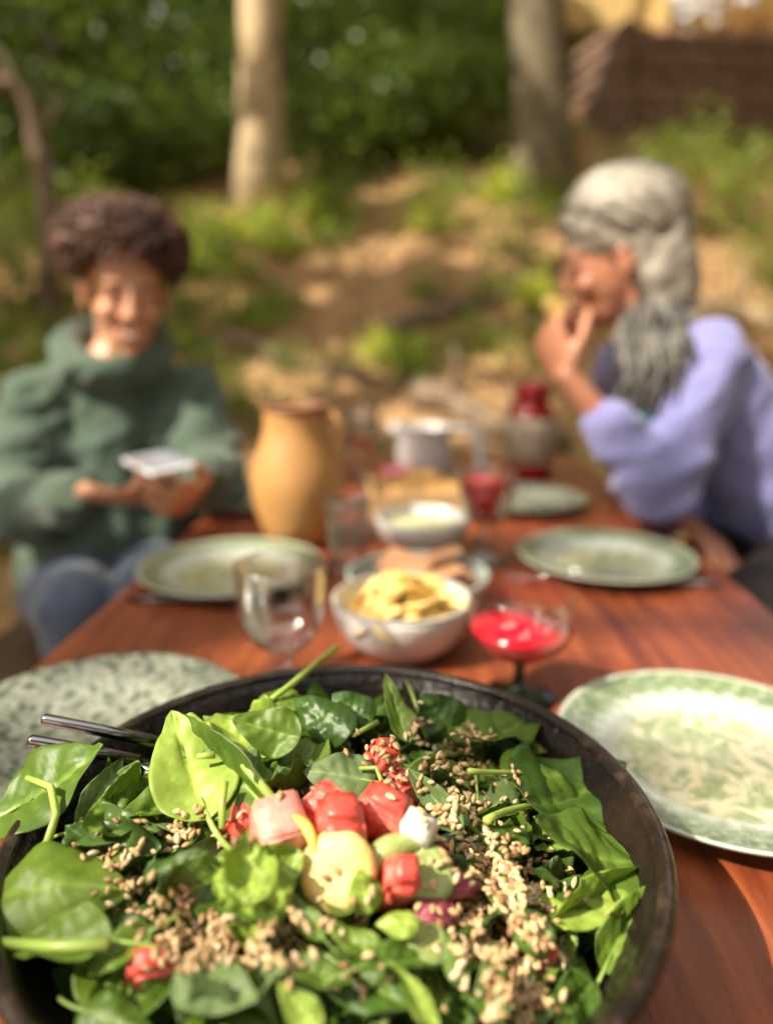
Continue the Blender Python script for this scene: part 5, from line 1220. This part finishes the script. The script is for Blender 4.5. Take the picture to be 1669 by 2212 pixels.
# ------------------------------------------------------------------ person with grey hair
J = dict(ls=pix(1530, 775, 1.20), rs=pix(1345, 800, 1.50), le=pix(1428, 1098, 1.19), lw=pix(1224, 812, 1.16), re=pix(1440, 1090, 1.55), rw=pix(1466, 1112, 1.27),
         hip=pix(1735, 1195, 1.42), lk=pix(1640, 1330, 1.02), rk=pix(1480, 1270, 1.30))
J['le'].z = max(J['le'].z, TABLE_Z + .066)
sc_ = (J['rs'] + J['ls']) / 2; J['neck'] = pix(1400, 735, 1.33)
J['la'] = Vector((J['lk'].x + .05, J['lk'].y - .02, .09)); J['ra'] = Vector((J['rk'].x, J['rk'].y + .05, .09))
Hc = pix(1330, 562, 1.25); Fw = (-RGT + FWD * .16 + Vector((0, 0, -.30))).normalized(); MH = frame(Hc, Fw, Vector((-.12, 0, 1))) @ Matrix.Scale(.89, 4)
base = Vector((J['hip'].x, J['hip'].y, .45))
wo = thing('person', 'grey haired person in a lilac jumper raising food to the mouth', 'person', tuple(base))
mb = MB(); head_prims(mb, MH, 0); mb.cap(MH @ Vector((0, -.04, -.13)), J['neck'], .050, .056); torso(mb, J, -.014, .95)
for s in 'rl': limb_arm(mb, J, s, -.004, 1, .92); limb_leg(mb, J, s, -.008, 1, 1 if s == 'l' else -1)
food = pix(1196, 664, 1.185)
hd = (food - J['lw']).normalized() + RGT * -.25; hand(mb, J['lw'], hd, (RGT * .75 + FWD * .55), -1, (48, 62, 30), 34, .92, 2, [(58, 70, 40), (70, 82, 45), (76, 88, 45), (80, 88, 45)])
hand(mb, J['rw'], pix(1560, 1200, 1.2) - J['rw'], Vector((-.5, .3, -.8)), 1, (12, 18, 14), 5, 1.0, tsp=.4)
link('body', remesh(local(mb, base), 'body', .0036, 8, .5), M_skin2, wo)
face_parts(wo, base, MH, M_hairdg, False)
mb = MB(); torso(mb, J, .016, 1.0, .085, 1.1)
limb_arm(mb, J, 'l', .016, .56, 1.05); limb_arm(mb, J, 'r', .016, .80, 1.05)
el, wr = J['le'], J['lw']; mb.cap(el.lerp(wr, .52), el.lerp(wr, .60), .049, .047)
mb.cap(J['ls'].lerp(el, .7), J['ls'].lerp(el, .85), .062, .060); mb.cap(el.lerp(wr, .05), el.lerp(wr, .2), .060, .062)
ax_ = (J['hip'] - sc_).normalized(); fr_ = (-RGT * .9 + FWD * .25); 
for q in (.075, -.075): mb.ell(sc_ + ax_ * .16 + fr_ * .085 + (J['ls'] - J['rs']).normalized() * q, (.07, .07, .075))
link('jumper', remesh(local(mb, base), 'jumper', .006, 5, .5, rough_up(.005, 14, 7, .006)), M_lilac, wo)
mb = MB(); r_ = (J['ls'] - J['rs']).normalized()
for s, q in (('r', -1), ('l', 1)): limb_leg(mb, J, s, .010, 1.12, q)
mb.cap(J['hip'] - r_ * .085, J['hip'] + r_ * .085, .118)
link('trousers', remesh(local(mb, base), 'trousers', .007, 4, .5, rough_up(.005, 18, 2)), M_blackc, wo)
for s in 'rl': shoe(wo, base, J[s + 'a'], -RGT)
# hair: combed back over the head, long dark locks down over the shoulder
IB = Matrix.Translation(-base) @ MH; mb = MB()
for c, r in (((0, -.028, .062), (.092, .116, .094)), ((0, .036, .098), (.070, .054, .036)), ((0, -.090, .015), (.074, .056, .095)), ((.040, -.070, -.035), (.052, .062, .105)), ((-.040, -.070, -.035), (.052, .062, .105)), ((0, -.05, .120), (.072, .075, .045)), ((0, -.095, -.05), (.06, .05, .10)), ((0, -.088, .03), (.084, .062, .09)), ((.045, -.045, .02), (.05, .05, .07)), ((-.045, -.045, .02), (.05, .05, .07))): mb.ell(c, r, IB)
link('hair', remesh(mb, 'hair', .005, 5, .5, rough_up(.004, 30)), M_hairg, wo)
mb = MB(); rr = random.Random(5); cE = Vector((0, -.028, .060)); rE = Vector((.098, .124, .108))
for i in range(520):
    s = rr.choice((-1, 1)); a0 = Vector((s * rr.uniform(.02, .75), rr.uniform(.35, 1.0), rr.uniform(.45, 1.0))).normalized(); a1 = Vector((s * rr.uniform(.2, 1.0), rr.uniform(-1, -.45), rr.uniform(-.75, .15))).normalized()
    lift = rr.uniform(.97, 1.045); pts = []
    for k in range(9):
        d = a0.lerp(a1, k / 8); d.normalize(); d = (d + Vector((0, 0, .12 * math.sin(PI * k / 8)))).normalized()
        pts.append(IB @ (cE + Vector((d.x * rE.x, d.y * rE.y, d.z * rE.z)) * lift))
    mb.tube(pts, [.0010] + [.0022] * 7 + [.0010], 4)
mb.build('hair_strand', M_hairg, wo)['kind'] = 'stuff'
mb = MB(); X0 = [Vector((.080, -.065, .02)), Vector((.080, -.095, -.02)), Vector((.06, -.12, -.03))]
Ls = (pix(1418, 680, 1.21) - base, pix(1425, 790, 1.19) - base, pix(1405, 885, 1.19) - base)
for i in range(480):
    p0 = IB @ (X0[i % 3] + Vector((rr.gauss(0, .010), rr.gauss(0, .016), rr.gauss(0, .02)))); w_ = rr.gauss(0, .026); w2 = rr.gauss(0, .022); ph_ = rr.uniform(0, 6); L_ = rr.uniform(.65, 1.05)
    pts = []
    for k in range(10):
        t = k / 9 * L_
        if t < .35: q = p0.lerp(Ls[0], t / .35)
        elif t < .7: q = Ls[0].lerp(Ls[1], (t - .35) / .35)
        else: q = Ls[1].lerp(Ls[2], (t - .7) / .3)
        f_ = min(1, t * 2); q = q + RGT * (w_ * f_ + .009 * math.sin(ph_ + t * 11)) + FWD * (w2 * f_); pts.append(q)
    mb.tube(pts, [.0016] + [.0023] * 8 + [.0007], 5)
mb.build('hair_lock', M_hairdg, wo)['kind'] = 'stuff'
pend = pix(1386, 912, 1.185) - base
MB().ell(pend, (.014, .008, .017)).build('pendant', simple('turquoise', [(0.04, 0.20, 0.20), (0.08, 0.30, 0.28)], 60, 3, .3), wo)
MB().tube([pix(1410, 770, 1.22) - base, pix(1395, 850, 1.19) - base, pend, pix(1376, 850, 1.21) - base, pix(1370, 780, 1.28) - base], .0016, 6).build('necklace_cord', M_blackc, wo)
cr = link('held_crisp', cms[2], M_crisp, None, tuple(food)); cr.rotation_euler = (1.2, .3, .4); cr.scale = (.85, .85, .85)
tag(cr, 'single pale crisp held at the mouth of the grey haired person', 'crisp')
